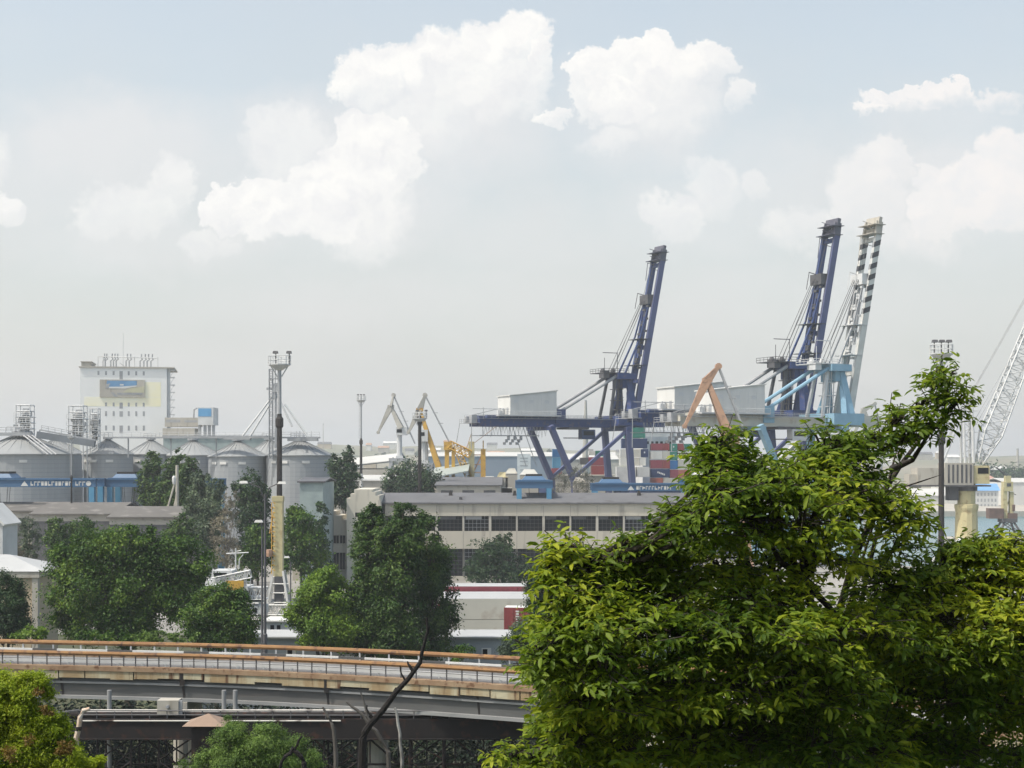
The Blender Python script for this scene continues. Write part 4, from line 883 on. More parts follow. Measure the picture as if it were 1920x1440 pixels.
# ---------------------------------------------------------------- long concrete building
Y = 353; W0 = 353; x0, x1 = PX(712,Y), PX(1345,Y); t = thing('concrete_building', 'long beige two-storey concrete building with dark window bands and grey roof', 'building', ((x0+x1)/2,Y,0))
MAT_panel = mat('beige_wall_panel', (.46,.43,.36), (.38,.355,.30), .09, .9, stretch=(1,1,.22), c3=(.30,.28,.24), sc3=.5)
zt, z1, z2, z3, z4 = PZ(945,Y), PZ(967.5,Y), PZ(996,Y), PZ(1029,Y), PZ(1090,Y)
b = MB(); b.bb(x0,x1,Y,Y+.5,z1,zt); b.bb(x0,x1,Y,Y+.5,z3,z2); b.bb(x0,x1,Y+.02,Y+.5,-.2,.9); b.bb(x0,x1,Y+1.2,Y+26,-.2,zt-.1); b.bb(x0,x0+1.2,Y,Y+1.2,-.2,zt); b.build('wall', MAT_panel, t)
b = MB(); zr = PZ(924,Y+8)
b.add([(x0-.3,Y-.5,zt+.01),(x1,Y-.5,zt+.01),(x1,Y+9,zr),(x0-.3,Y+9,zr),(x1,Y+27,zt+.01),(x0-.3,Y+27,zt+.01),(x0-.3,Y-.5,zt+.35),(x1,Y-.5,zt+.35)],[(6,7,2,3),(3,2,4,5),(0,1,7,6),(0,6,3),(0,3,5),(1,2,7),(1,4,2)]); rf = b.build('roof', MAT_roof, t)
for px in (845,965,1198): 
    b = MB(); yy = Y+6.6; zz = zt+.35+(zr-zt-.35)*.7; b.box((PX(px,yy),yy,zz+.5),(1.0,1.0,1.3),0,(.5,.5)); b.build('roof_vent', MAT_black, rf)
b = MB(); yy = Y+2.5; b.box((PX(864,yy),yy,zt+1.2),(.7,.7,.7)); b.build('roof_hatch', MAT_dgrey, rf)
step = 50.2*Y/F; xx = PX(818.5,Y)
xs_ = []
k = xx
while k > x0+step*.6: k -= step
while k < x1: xs_.append(k); k += step
for i, k in enumerate(xs_):
    b = MB(); wd = .2 if i % 2 else .28; b.bb(k-wd,k+wd,Y+.1,Y+1.15,z2+.01,z1-.01); b.build('pillar', MAT_conc, t)
    b = MB(); b.bb(k-.25,k+.25,Y+.1,Y+1.15,.91,z3-.01)
    if i % 2 == 0: b.build('pillar', MAT_conc, t)
    if i+1 < len(xs_):
        a, c = k+.3, xs_[i+1]-.3
        for zz0, zz1 in ((z2+.02,z1-.02),(.95,z3-.02)):
            b = MB(); b.bb(a-.1,c+.1,Y+.75,Y+.85,zz0,zz1); wn = b.build('window', MAT_glass, t)
            b = MB(); nn = 6
            for j in range(nn+1): xq = a+(c-a)*j/nn; b.bb(xq-.035,xq+.035,Y+.66,Y+.74,zz0,zz1)
            for j in range(1, 4 if zz1-zz0 < 5 else 7): zq = zz0+(zz1-zz0)*j/(4 if zz1-zz0 < 5 else 7); b.bb(a,c,Y+.67,Y+.73,zq-.035,zq+.035)
            if zz0 > 3: b.bb(a+.2,a+(c-a)*rnd.uniform(.4,.75),Y+.60,Y+.655,zz1-.75,zz1-.05)
            b.build('mullion', MAT_grey if rnd.random()<.35 else MAT_dgrey, wn)
# vertical joints between facade panels
b = MB()
for k in xs_: b.bb(k-.03,k+.03,Y-.02,Y+.0,z1,zt-.3); b.bb(k-.03,k+.03,Y-.02,Y,z3,z2)
b.build('panel_joint', MAT_roof, t)
t = thing('stair_tower', 'beige stepped tower end of the long concrete building', 'building', (PX(680,346),346,0))
Y = 346; f = lambda px,py: (PX(px,Y), PZ(py,Y))
b = MB(); b.prism([f(650,1110),f(650,934),f(657,934),f(657,926),f(664,926),f(664,917.5),f(698,917.5),f(698,922),f(704,922),f(704,929),f(711,929),f(711,1110)], Y, Y+18); b.build('wall', MAT_panel_lit, t)
b = MB(); b.bb(PX(666,Y),PX(676,Y),Y-.03,Y+.3,PZ(969,Y),PZ(961,Y)); b.build('window', MAT_glass, t)
b = MB(); b.bb(PX(709,Y),PX(714,Y),Y-.4,Y+1,PZ(1090,Y),PZ(938,Y)); b.build('corner_pier', MAT_conc, t)
Y = 349; f = lambda px,py: (PX(px,Y), PZ(py,Y)); t = thing('side_wing', 'low beige wing with small windows left of the stepped tower', 'building', (PX(630,Y),Y,0))
zA, zB, zC, zD = 1004, 1019, 1036, 1068
b = MB()
b.prism([f(612,zA),f(616,985),f(617,959),f(627,959),f(627,967),f(640,967),f(640,975),f(649.9,975),f(649.9,zA)], Y, Y+12)
b.bb(PX(609,Y),PX(649.9,Y),Y-.6,Y+12,PZ(zC,Y),PZ(zB,Y)); b.bb(PX(612,Y),PX(649.9,Y),Y+.9,Y+12,0,PZ(zA,Y)-.02); b.bb(PX(612,Y),PX(649.9,Y),Y,Y+.9,0,PZ(zD,Y)); b.build('wall', MAT_panel, t)
for pa, pb in ((zA,zB),(zC,zD)):
    for c in (613,625,637):
        b = MB(); b.bb(PX(c,Y),PX(c+10,Y),Y+.5,Y+.6,PZ(pb,Y)+.02,PZ(pa,Y)-.02); wn = b.build('window', MAT_glass, t)
        b = MB(); b.bb(PX(c+4.7,Y),PX(c+5.3,Y),Y+.42,Y+.49,PZ(pb,Y)+.02,PZ(pa,Y)-.02); b.bb(PX(c+10.2,Y),PX(c+11.8,Y),Y+.1,Y+.7,PZ(pb,Y)+.02,PZ(pa,Y)-.02); b.build('mullion', MAT_conc, wn)
t = thing('ruined_wall', 'broken pale block wall between trees left of the concrete building', 'wall', (PX(572,352),352,0))
Y = 352; f = lambda px,py: (PX(px,Y), PZ(py,Y))
b = MB(); b.prism([f(548,1100),f(552,955),f(575,955),f(576,962),f(592,962),f(594,975),f(605,978),f(605,1100)], Y, Y+.8); b.build('masonry', MAT_panel, t)
# ---------------------------------------------------------------- low white-roofed shed along the road
Y = 165; x0, x1 = PX(380,Y), PX(1330,Y); zz = PZ(1196,Y); t = thing('roadside_shed', 'long low grey shed with white roof just beyond the overpass', 'shed', ((x0+x1)/2,Y,0))
MAT_shed = mat('grey_shed_wall', (.30,.33,.35), (.25,.275,.29), .4, .8, stretch=(1,1,.2))
b = MB(); b.bb(x0,x1,Y,Y+5,0,zz); b.build('wall', MAT_shed, t)
b = MB(); b.add([(x0-.3,Y-.5,zz+.01),(x1,Y-.5,zz+.01),(x1,Y+5.3,zz+.1),(x0-.3,Y+5.3,zz+.1),(x0-.3,Y-.5,zz+.18),(x1,Y-.5,zz+.18),(x1,Y+5.3,zz+.3),(x0-.3,Y+5.3,zz+.3)],[(0,3,2,1),(4,5,6,7),(0,1,5,4),(1,2,6,5),(2,3,7,6),(3,0,4,7)]); b.build('roof', MAT_wroof, t)
for px in (546,912,700,780,1040): 
    b = MB(); b.bb(PX(px-9,Y),PX(px+9,Y),Y-.05,Y-.01,PZ(1236,Y),PZ(1215,Y)); wn = b.build('window', MAT_white, t)
    b = MB(); b.bb(PX(px-7,Y),PX(px+2,Y),Y-.08,Y-.055,PZ(1234,Y),PZ(1217,Y)); b.build('pane', MAT_glass, wn)
# small cabin with the two windows further back
Y = 178; t = thing('site_cabin', 'white cabin with two dark windows under the yellow column', 'cabin', (PX(522,Y),Y,0)); b = MB(); b.bb(PX(496,Y),PX(566,Y),Y,Y+4,0,PZ(1166,Y)); b.build('wall', MAT_lgrey, t)
b = MB(); b.bb(PX(494,Y),PX(568,Y),Y-.3,Y+4.3,PZ(1166,Y)+.01,PZ(1163,Y)); b.build('roof', MAT_white, t)
for a in (507,519): b = MB(); b.bb(PX(a,Y),PX(a+7,Y),Y-.05,Y-.01,PZ(1182,Y),PZ(1172,Y)); b.build('window', MAT_glass, t)
# ---------------------------------------------------------------- beige house at the left edge
Y = 185; x1 = PX(80,Y); x0 = PX(-90,Y); ze = PZ(1083,Y); t = thing('beige_house', 'beige house with white hipped roof at the left edge', 'house', ((x0+x1)/2,Y,0))
b = MB(); b.bb(x0,x1-.8,Y,Y+9,0,ze); b.build('wall', MAT_beige, t)
b = MB(); b.bb(x0,x1-.3,Y-.4,Y+9.4,ze+.01,ze+.75); b.bb(x1-1.2,x1-.5,Y-.25,Y+.4,0,ze); b.build('cornice', MAT_conc, t)
b = MB(); zr = PZ(1040,Y+4); o = .5
b.add([(x0,Y-o,ze+.76),(x1+o,Y-o,ze+.76),(x1+o,Y+9+o,ze+.76),(x0,Y+9+o,ze+.76),(x0,Y+4.5,zr),(PX(-4,Y),Y+4.5,zr)],[(0,1,5,4),(1,2,5),(2,3,4,5),(0,3,2,1),(0,4,3)]); b.build('roof', MAT_wroof, t)
Y = 200; t = thing('white_annexe', 'white gabled annexe at the left edge above the beige house', 'house', (PX(-20,Y),Y,0)); f = lambda px,py: (PX(px,Y), PZ(py,Y))
b = MB(); b.prism([f(-60,1300),f(5,1300),f(5,984),f(-25,952),f(-60,984)],Y,Y+6); b.build('wall', MAT_lgrey, t)
b = MB(); b.prism([f(9,986.5),f(-26,950),f(-26,945),f(11,983)],Y-.5,Y+6.5); b.prism([f(-26.05,950),f(-64,986.5),f(-66,983),f(-26.05,945)],Y-.5,Y+6.5); b.build('roof', MAT_white, t)
# ---------------------------------------------------------------- white portal with yellow column
Y = 225; t = thing('column_crane', 'yellow box column on a white steel portal, jib removed', 'crane', (PX(520,Y),Y,0)); xc = PX(521,Y)
b = MB(); b.bb(PX(514,Y),PX(531,Y),Y-.7,Y+.7,PZ(1080,Y),PZ(934,Y)); b.bb(PX(511,Y),PX(532,Y),Y-.75,Y+.75,PZ(940,Y),PZ(934,Y)+.3); col_ = b.build('column', MAT_cream, t)
b = MB()
for py in range(942,1075,9): b.tube([P(511,py,Y-.9),P(516,py+2,Y-.9)],.07,4); b.tube([P(509.5,py,Y-.6),P(509.5,py+9,Y-.6)],.07,4)
b.tube([P(506,1000,Y-.4),P(513,960,Y-.4)],.1,4); b.build('ladder', MAT_yellow, col_)
b = MB(); b.bb(PX(516,Y),PX(531,Y),Y-.9,Y+.9,PZ(1135,Y),PZ(1080,Y)-.02); b.build('winch_housing', MAT_dgrey, t)
b = MB()
for a, c in (((512,1082),(500,1150)),((532,1070),(545,1150))):
    for dy in (-1.6,1.6): b.beam(P(*a,Y)+Vector((0,dy*.5,0)),P(*c,Y)+Vector((0,dy,0)),.3,.3)
for py in (1095,1112,1130): b.tube([P(506,py,Y-1),P(541,py,Y-1)],.1,4); b.tube([P(531,py,Y-1),P(543,py+18,Y-1)],.1,4)
b.lattice(P(455,1142,Y),P(566,1142,Y),3,1.4,10,.1); b.lattice(P(455,1170,Y),P(566,1170,Y),3,1.6,8,.13)
for px in (460,490,520,548): b.beam(P(px,1145,Y),P(px,1178,Y),.25,.25)
for px in (462,515,560): b.beam((PX(px,Y),Y,0),(PX(px,Y),Y,PZ(1165,Y)),.6,.6)
b.beam(P(492,1145,Y-1.2),P(520,1180,Y-1.2),.2,.2); b.beam(P(548,1145,Y-1.2),P(522,1180,Y-1.2),.2,.2); b.build('portal', MAT_white, t)
b = MB(); b.lathe(P(505,1037,Y-.8),[(.5,-.5),(.55,0),(.5,.5)],8); b.build('cable_drum', MAT_salmon, t)
Y = 215; t = thing('work_platform', 'white steel work platform with cabin and aerials beside the yellow column', 'work platform', (PX(440,Y),Y,0))
b = MB(); b.bb(PX(404,Y),PX(440,Y),Y-2,Y+2,PZ(1078,Y),PZ(1068,Y)); b.bb(PX(384,Y),PX(470,Y),Y-2.5,Y+2.5,PZ(1105,Y),PZ(1098,Y)); b.bb(PX(388,Y),PX(430,Y),Y-1.5,Y+1.5,PZ(1098,Y),PZ(1086,Y)); b.bb(PX(398,Y),PX(426,Y),Y-1.4,Y+1.4,PZ(1130,Y),PZ(1106,Y)); b.bb(PX(440,Y),PX(495,Y),Y-1.5,Y+1.5,PZ(1128,Y),PZ(1118,Y)); b.bb(PX(470,Y),PX(500,Y),Y-1.8,Y+1.8,PZ(1150,Y),PZ(1134,Y))
for px in (402,432,462,490): b.beam((PX(px,Y),Y-1,0),(PX(px,Y),Y-1,PZ(1066,Y) if px < 465 else PZ(1120,Y)),.35,.35)
b.beam(P(415,1100,Y-1.6),P(434,1075,Y-1.6),.3,.3); b.lattice(P(385,1112,Y-1),P(500,1112,Y-1),2,1.6,14,.07); b.lattice(P(400,1090,Y-2),P(470,1076,Y-2),1,1.0,9,.06); b.build('frame', MAT_lgrey, t)
b = MB(); b.bb(PX(406,Y),PX(430,Y),Y-2.05,Y-2.01,PZ(1077,Y),PZ(1072,Y)); b.bb(PX(470,Y),PX(496,Y),Y-1.55,Y-1.51,PZ(1126,Y),PZ(1120,Y)); b.bb(PX(478,Y),PX(486,Y),Y-1.85,Y-1.81,PZ(1146,Y),PZ(1138,Y)); b.build('window', MAT_glass, t)
b = MB(); b.bb(PX(430,Y),PX(463,Y),Y-2.6,Y-2.51,PZ(1104,Y),PZ(1086,Y)); b.build('yellow_panel', MAT_yellow, t)
b = MB(); b.tube([P(442,1066,Y),P(442,1028,Y)],.1,5); b.tube([P(448,1066,Y),P(449,1048,Y),P(456,1040,Y)],.08,5); b.tube([P(424,1038,Y),P(466,1036,Y)],.08,4); b.tube([P(442,1034,Y),P(452,1032,Y)],.06,4); b.rail([P(384,1098,Y-2.4),P(470,1098,Y-2.4)],1.1,1.4,.05); b.build('aerial', MAT_lgrey, t)
# ---------------------------------------------------------------- containers
CN = [0]
def container(label, x, y, z, col, L=12.2, rz=0, h=2.6, group='stacked shipping containers', roof=None, ribs=True):
    t = thing('shipping_container', label, 'container', (x,y,z), rz, group); c, s = math.cos(rz), math.sin(rz)
    b = MB(); h_ = h-.06; b.box((0,0,.03+h_/2),(L,2.44,h_)); n = int(L/.62)
    for i in range(n if ribs else 0):
        xx = -L/2+.3+i*(L-.6)/(n-1)
        for sd in (-1,1): b.box((xx,sd*1.232,.03+h_/2),(.26,.05,h_-.36))
    for i in range(5):
        for sd in (-1,1): b.box((sd*(L/2+.012),-.9+i*.45,.03+h_/2),(.05,.2,h_-.4))
    for sd in (-1,1):
        for e in (-1,1): b.box((sd*(L/2-.05),e*1.18,h/2),(.16,.16,h-.004))
    b.build('body', col, t, local=True)
    if roof: b = MB(); b.box((0,0,h-.012),(L-.1,2.4,.03)); b.build('roof', roof, t, local=True)
    return t
# reefers and boxes behind the poplars, 40 ft, lying across the view
xL, xR = PX(840,193), PX(992,193)
lets = mat('red_lettering', (.45,.06,.06), (.40,.05,.05), 1, .7)
for row in range(4):
    for k in range(4):
        nm = ['bottom','second-lowest','second from top','topmost'][k]
        lab = f'pale grey long container, {nm} of the {["front","second","third","rear"][row]} stack beside the poplars'
        t = container(lab, (xL+xR)/2+row*.1-.9, 194.2+row*2.6, k*2.6, MAT_greyc, 12.2, 0, 2.6, 'grey containers behind the poplars', MAT_wroof if k==3 else None, False)
        if row == 0 and k >= 2:
            b = MB()
            for q in range(5): b.box((-5.3+q*.28+k*.0,-1.268,1.9),(.2,.012,.34+.2*((q*7)%3)))
            b.build('lettering', lets, t, local=True)
for k in range(8): container(f'dark red container, {["bottom","second-lowest","second from top","topmost"][k%4]} of the {["nearer","farther"][k//4]} red stack by the grey ones', (xL+xR)/2-.4, 205.2+2.6*(k//4), (k%4)*2.757, MAT_maroon, 12.2, 0, 2.757, 'red containers behind the grey ones', MAT_wroof)
t = container('red container with white upright lettering, nearest the foreground tree', PX(942,180)+6.4, 181.3, 7.8, MAT_red, 12.2, -.10, 2.7, 'red containers by the road', MAT_white)
b = MB()
for q in range(6): b.box((-4.55,-1.268,2.25-q*.3),(.34 if q%2 else .42,.012,.2))
b.box((-4.9,-1.268,.42),(.2,.012,.2)); b.build('lettering', MAT_white, t, local=True)
for k in range(3): container(f'grey container under the red lettered one, {["lowest","middle","upper"][k]} of three', PX(942,180)+6.4, 181.3, k*2.6, MAT_greyc, 12.2, -.10, 2.6, 'grey containers under the red one')
# container vessel alongside, seen end-on beyond the cranes
shipo = (41.0, 553.4); zdk = PZ(909,540)
t = thing('container_ship', 'container ship lying beyond the blue cranes, its dark hull hidden by the quay', 'ship', (*shipo,-2.5), math.atan2(Qq.y,Qq.x))
b = MB(); hw = 24; zd = zdk+2.5
prof = [(-190,3),(-165,16),(-130,hw),(24,hw),(28,hw*.92)]; vs = []
for z, kx in ((-3,.86),(5,1),(zd,1.0)):
    for x_, w_ in prof: vs.append((x_, -w_*kx, z))
    for x_, w_ in reversed(prof): vs.append((x_, w_*kx, z))
n = 10
b.add(vs,[(l*n+i,l*n+(i+1)%n,(l+1)*n+(i+1)%n,(l+1)*n+i) for l in range(2) for i in range(n)]+[tuple(range(2*n,3*n))]); b.build('hull', MAT_navyc, t, local=True)
zb = PZ(819,565)+2.5
b = MB(); b.box((-6,16,(zd+zb)/2),(8,15,zb-zd)); b.box((-6,16,zb+.6),(5,17,1.2)); hs = b.build('bridge_house', MAT_white, t, local=True)
b = MB(); 
for q in range(6): b.box((-1.97,10.6+q*2.1,zb-2.2),(.05,1.2,1.0))
b.build('window', MAT_glass, hs, local=True)
b = MB(); b.rail([(-3.2,8,zb+1.2),(-3.2,24,zb+1.2)],1.2,1.5,.1); b.tube([(-6,16,zb+1.2),(-6,16,zb+4)],.2,5); b.build('railing', MAT_lgrey, hs, local=True)
shed('low grey flat store carrying the yard containers behind the bare trees', 1028, 1150, 892.5, 893, 516, 14, MAT_conc, MAT_conc, name='store')
# stacks of boxes seen between the crane legs: (px left, row of top edge, px width, colour, label)
BX = [(1171,801,39,MAT_green,'large teal container at the very top of the ship stack',20),(1166,822,48,MAT_navyc,'navy blue container under the teal one',18.5),
 (1163,842,19,MAT_whitec,'cream container high beside the crane leg, left of the grey one',15.5),(1182.5,842,19,MAT_greyc,'pale grey container between the cream one and the navy square',15.5),(1201.5,842,14,MAT_navyc,'navy container end with a white mark, right of the pale grey one',15.5),
 (1163,858,19,MAT_whitec,'cream container in the second tier beside the crane leg',15),(1182.5,858,16,MAT_greyc,'grey container in the second tier behind the leg',15),(1199,858,12,MAT_whitec,'narrow cream container end in the second tier',15),
 (1156,875,21,MAT_whitec,'large white container end low beside the crane leg',33),(1177.5,876,15,MAT_greyc,'grey container end beside the large white one',20),(1195,875.5,23,MAT_whitec,'bright white container end with a dark triangle shadowed door',19),
 (1221,831.5,21,MAT_maroon,'crimson container on top of the right coloured stack',13),(1242.3,831.5,13,MAT_red,'red container end on top of the right coloured stack',13),(1256,832,14,MAT_green,'green container with white dots, upper',14),(1270.5,831.5,12,MAT_red,'red container at the right end of the top tier',13),(1283,832,14,MAT_green,'green container by the foliage in the top tier',13),
 (1220,846,22,MAT_whitec,'white container below the crimson one',15.5),(1242.3,846,13.5,MAT_greyc,'grey container below the red end',15.5),(1256.2,847,14,MAT_green,'green container with white dots, lower',16),(1271,845,26,MAT_whitec,'white container with dark oval mark by the foliage',16),
 (1220,862.5,22,MAT_maroon,'crimson container in the third tier',16),(1242.5,862.5,13.5,MAT_red,'red container end in the third tier',16),(1256.4,863.5,14.5,MAT_bluec,'bright blue container under the green ones',16),(1271.5,862,22,MAT_greyc,'grey container right of the bright blue one',18),
 (1220,879.5,36,MAT_navyc,'navy container with pale lettering in the fourth tier',15.5),(1256.6,880.5,15,MAT_maroon,'maroon container right of the lettered navy one',15.5),(1272,881,24,MAT_orange,'brick red container above the blue one by the foliage',15),
 (1221,896,22,MAT_orange,'brick red container at the foot of the coloured stack',12),(1243.5,896,28,MAT_greyc,'grey container at the foot of the coloured stack',12),(1274,897,20,MAT_bluec,'blue container at the foot by the foliage',18),
 (1104,845.5,12,MAT_whitec,'small white container above the yard stack',8),(1117,845,14,MAT_green,'small green container above the yard stack',11),(1104,857,33,MAT_maroon,'crimson yard container left of the far crane leg',16),(1109,873.5,24,MAT_red,'red yard container below the crimson one',17),
 (1036,842,17,MAT_bluec,'blue yard container between the landside legs',15),(1036,857.5,15,MAT_cyan,'pale blue yard container between the landside legs',20),(1034,878,20,MAT_maroon,'red yard container between the landside legs',14),(1088,858,15,MAT_dgrey,'dark container behind the brace',13)]
low = {}
for px, py, wpx, m, lab, hpx in BX:
    Yc = 540 if px > 1150 else 518
    if 875 <= py < 878: Yc = 537
    k = Yc/F; wd = wpx*k*.985; hh = hpx*k*.99; xx = PX(px+wpx/2,Yc); zz = PZ(py+hpx,Yc)
    t = thing('shipping_container', lab, 'container', (xx,Yc+3,zz), 0, 'containers on the ship and quay beyond the cranes')
    b = MB(); b.box((0,0,hh/2),(wd,6,hh)); n = max(3,int(wd/.5))
    for i in range(n): b.box((-wd/2+(i+.5)*wd/n,-3.02,hh/2),(wd/n*.5,.05,hh-.3))
    for s in (-1,1): b.box((s*(wd/2-.08),-3.0,hh/2),(.18,.12,hh+.01))
    b.build('body', m, t, local=True)
    if 'lettering' in lab or 'white mark' in lab or 'dots' in lab:
        b = MB()
        for q in range(5 if 'lettering' in lab else 1): b.box((-.8+q*.55 if 'lettering' in lab else 0,-3.06,hh*(.62-.07*q if 'lettering' in lab else .6)),(.42,.02,.6))
        b.build('lettering', MAT_white, t, local=True)
# ---------------------------------------------------------------- yard clutter in the gap left of the small gantry
for i,(px,py,w_,h_,m,lab) in enumerate([(905,893,26,22,MAT_whitec,'white tarpaulined cargo pile by the store'),(932,885,20,18,MAT_cream,'yellowish cargo pile on the yard'),(948,878,22,20,MAT_greyc,'grey domed tent on the yard'),(975,880,34,16,MAT_whitec,'white tents in front of the silo block'),(940,905,20,20,MAT_whitec,'pale bags heaped by the blue gantry'),(1075,895,22,14,MAT_conc,'grey cargo pile among the bare trees')]):
    Yc = 470; k = Yc/F; t = thing('cargo_pile', lab, 'cargo', (PX(px+w_/2,Yc),Yc,0))
    b = MB(); zt_ = PZ(py,Yc); hw = w_*k/2; b.box((PX(px+w_/2,Yc),Yc,zt_*.5-.8),(hw*2,5,zt_-1.6)); b.build('stack', MAT_conc, t)
    b = MB(); b.box((PX(px+w_/2,Yc),Yc,zt_-.8),(hw*2.05,5.2,1.59),0,(.55,.6)); b.build('cover', m, t)
# ---------------------------------------------------------------- far shore buildings
Y = 880; t = thing('quay_office', 'white three-storey quayside building with blue roof across the water', 'building', (PX(1850,Y),Y,.3)); x0, x1 = PX(1822,Y), PX(1872,Y)
b = MB(); b.bb(x0,x1,Y,Y+14,.3,PZ(920,Y)); b.build('wall', MAT_white, t)
b = MB(); b.add([(x0-.8,Y-.8,PZ(920,Y)+.02),(x1+.8,Y-.8,PZ(920,Y)+.02),(x1+.8,Y+14.8,PZ(920,Y)+.02),(x0-.8,Y+14.8,PZ(920,Y)+.02),(x0-.8,Y+5,PZ(907,Y)),(x1+.8,Y+5,PZ(907,Y))],[(0,1,5,4),(2,3,4,5),(0,3,2,1),(0,4,3),(1,2,5)]); b.build('roof', mat('blue_sheet_roof',(.16,.33,.58),(.13,.28,.50),.3,.6), t)
for r_ in (924,935,945):
    for i in range(7): b = MB(); xx = PX(1827+i*6.6,Y); b.bb(xx-.45,xx+.45,Y-.06,Y-.01,PZ(r_+6,Y),PZ(r_,Y)); b.build('window', MAT_grey, t)
shed('pale tall warehouse at the right edge across the water', 1884, 1960, 905, 898, 900, 40, MAT_white, MAT_palero, name='warehouse', base=.3)
shed('pink-roofed store behind the blue-roofed quay building', 1795, 1882, 908, 893, 960, 60, MAT_whitec, mat('pink_tile_roof',(.46,.27,.22),(.38,.22,.18),.2,.8), name='store', base=.3)
shed('low pale store on the far pier', 1700, 1795, 930, 918, 930, 40, MAT_whitec, MAT_palero, name='store', base=.3)
rr = random.Random(5)
for i in range(64):
    Yb = rr.uniform(1250,2550); px = rr.uniform(585,1330) if i < 52 else rr.uniform(1640,1960); x = PX(px,Yb); z = float(far_z(x,Yb)); w_ = rr.uniform(8,26); h = rr.uniform(5,11); d = rr.uniform(8,14)
    m = rr.choice([MAT_white,MAT_white,MAT_whitec,MAT_conc,MAT_conc,MAT_beige]); rf_ = rr.choice([MAT_palero,MAT_tanro,MAT_salmon,MAT_roof,MAT_white])
    t = thing('distant_house', 'tiny hazy house among many on the far shore hills', 'house', (x,Yb,z), 0, 'hazy houses on the far shore hills')
    b = MB(); b.box((0,0,h/2-2),(w_,d,h+4)); b.build('wall', m, t, local=True)
    b = MB(); b.add([(-w_/2-.5,-d/2-.5,h+.02),(w_/2+.5,-d/2-.5,h+.02),(w_/2+.5,d/2+.5,h+.02),(-w_/2-.5,d/2+.5,h+.02),(-w_/2,0,h+3.2),(w_/2,0,h+3.2)],[(0,1,5,4),(2,3,4,5),(0,3,2,1),(0,4,3),(1,2,5)]); b.build('roof', rf_, t, local=True)
for i,(px,ptop,Yb) in enumerate(((1908,842,1500),(606,795,1700),(1098,752,700))):
    x = PX(px,Yb); z0 = 0 if Yb < 1000 else float(far_z(x,Yb)); t = thing('chimney', ['thin chimney over the far wood at the right edge','thin aerial mast on the hazy hills left of the slim lighting mast','pale pointed mast standing behind the back stay of the middle crane'][i], 'mast', (x,Yb,z0))
    b = MB(); b.tube([(x,Yb,z0-1),(x,Yb,PZ(ptop,Yb))],[2.2,.9] if i==0 else ([.5,.25] if i==1 else [2.6,.5]),8); b.build('shaft', MAT_pgrey, t)
    b = MB(); b.lathe((x,Yb,PZ(ptop,Yb)),[(1.2 if i==0 else .4,-.9),(1.2 if i==0 else .4,.5)],8); b.build('cap', MAT_grey, t)
# ---------------------------------------------------------------- overpass
ZD = 12.25
MAT_fascia = mat('rust_stained_concrete', (.40,.37,.26), (.27,.20,.11), .55, .9, stretch=(1,1,.18), contrast=(.40,.58), c3=(.10,.05,.025), sc3=1.9, bump=.3)
MAT_kerbtop = mat('weathered_kerb', (.30,.22,.14), (.21,.13,.075), .8, .9, c3=(.12,.06,.03), sc3=2)
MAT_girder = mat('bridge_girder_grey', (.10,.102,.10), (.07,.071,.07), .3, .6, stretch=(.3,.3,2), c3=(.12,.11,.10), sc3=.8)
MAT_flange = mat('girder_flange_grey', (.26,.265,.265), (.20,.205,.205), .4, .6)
MAT_opipe = mat('orange_rail_paint', (.27,.15,.055), (.20,.10,.04), 1.2, .75, c3=(.09,.045,.03), sc3=1.6)
MAT_asph = mat('bridge_asphalt', (.15,.15,.15), (.11,.11,.11), .4, .9)
MAT_bw = mat('black_white_barrier', (.62,.62,.60), (.5,.5,.48), .6, .7, band=('X',6.4,(.07,.07,.07),.33))
pa = np.array([[-110,128.5],[-70,123],[-39,118],[-19,114.2],[2.6,105.7],[20,95],[36,82],[50,66]])
def curve(t):                                            # smooth line of the near edge through the plan points
    s = t*(len(pa)-1); i = min(int(s), len(pa)-2); u = s-i
    p0, p1, p2, p3 = pa[max(i-1,0)], pa[i], pa[i+1], pa[min(i+2,len(pa)-1)]
    return .5*((2*p1)+(-p0+p2)*u+(2*p0-5*p1+4*p2-p3)*u*u+(-p0+3*p1-3*p2+p3)*u**3)
NS = 140; pts = [curve(i/NS) for i in range(NS+1)]
tg = [pts[min(i+1,NS)]-pts[max(i-1,0)] for i in range(NS+1)]; nm = [np.array([-t_[1],t_[0]])/np.linalg.norm(t_) for t_ in tg]
def strip(b, o0, o1, z0, z1, step=1, cap=True, i0=0, i1=NS):
    """closed bar following the bridge between offsets o0..o1 from its near edge and heights z0..z1"""
    idx = list(range(i0, i1+1, step)); vs = []
    for i in idx:
        a = pts[i]+nm[i]*o0; c = pts[i]+nm[i]*o1
        vs += [(a[0],a[1],z0),(c[0],c[1],z0),(c[0],c[1],z1),(a[0],a[1],z1)]
    fs = [(k*4+j, k*4+(j+1)%4, (k+1)*4+(j+1)%4, (k+1)*4+j) for k in range(len(idx)-1) for j in range(4)]
    fs += [(0,1,2,3),tuple((len(idx)-1)*4+j for j in (3,2,1,0))]
    return b.add(vs, fs)
DW = 9.0
t = thing('overpass', 'curving road overpass with orange pipe railings and rust-streaked concrete edge', 'bridge', (-20,114,0))
b = MB(); strip(b,.55,DW-.5,ZD-.75,ZD-.45); b.build('deck', MAT_asph, t)
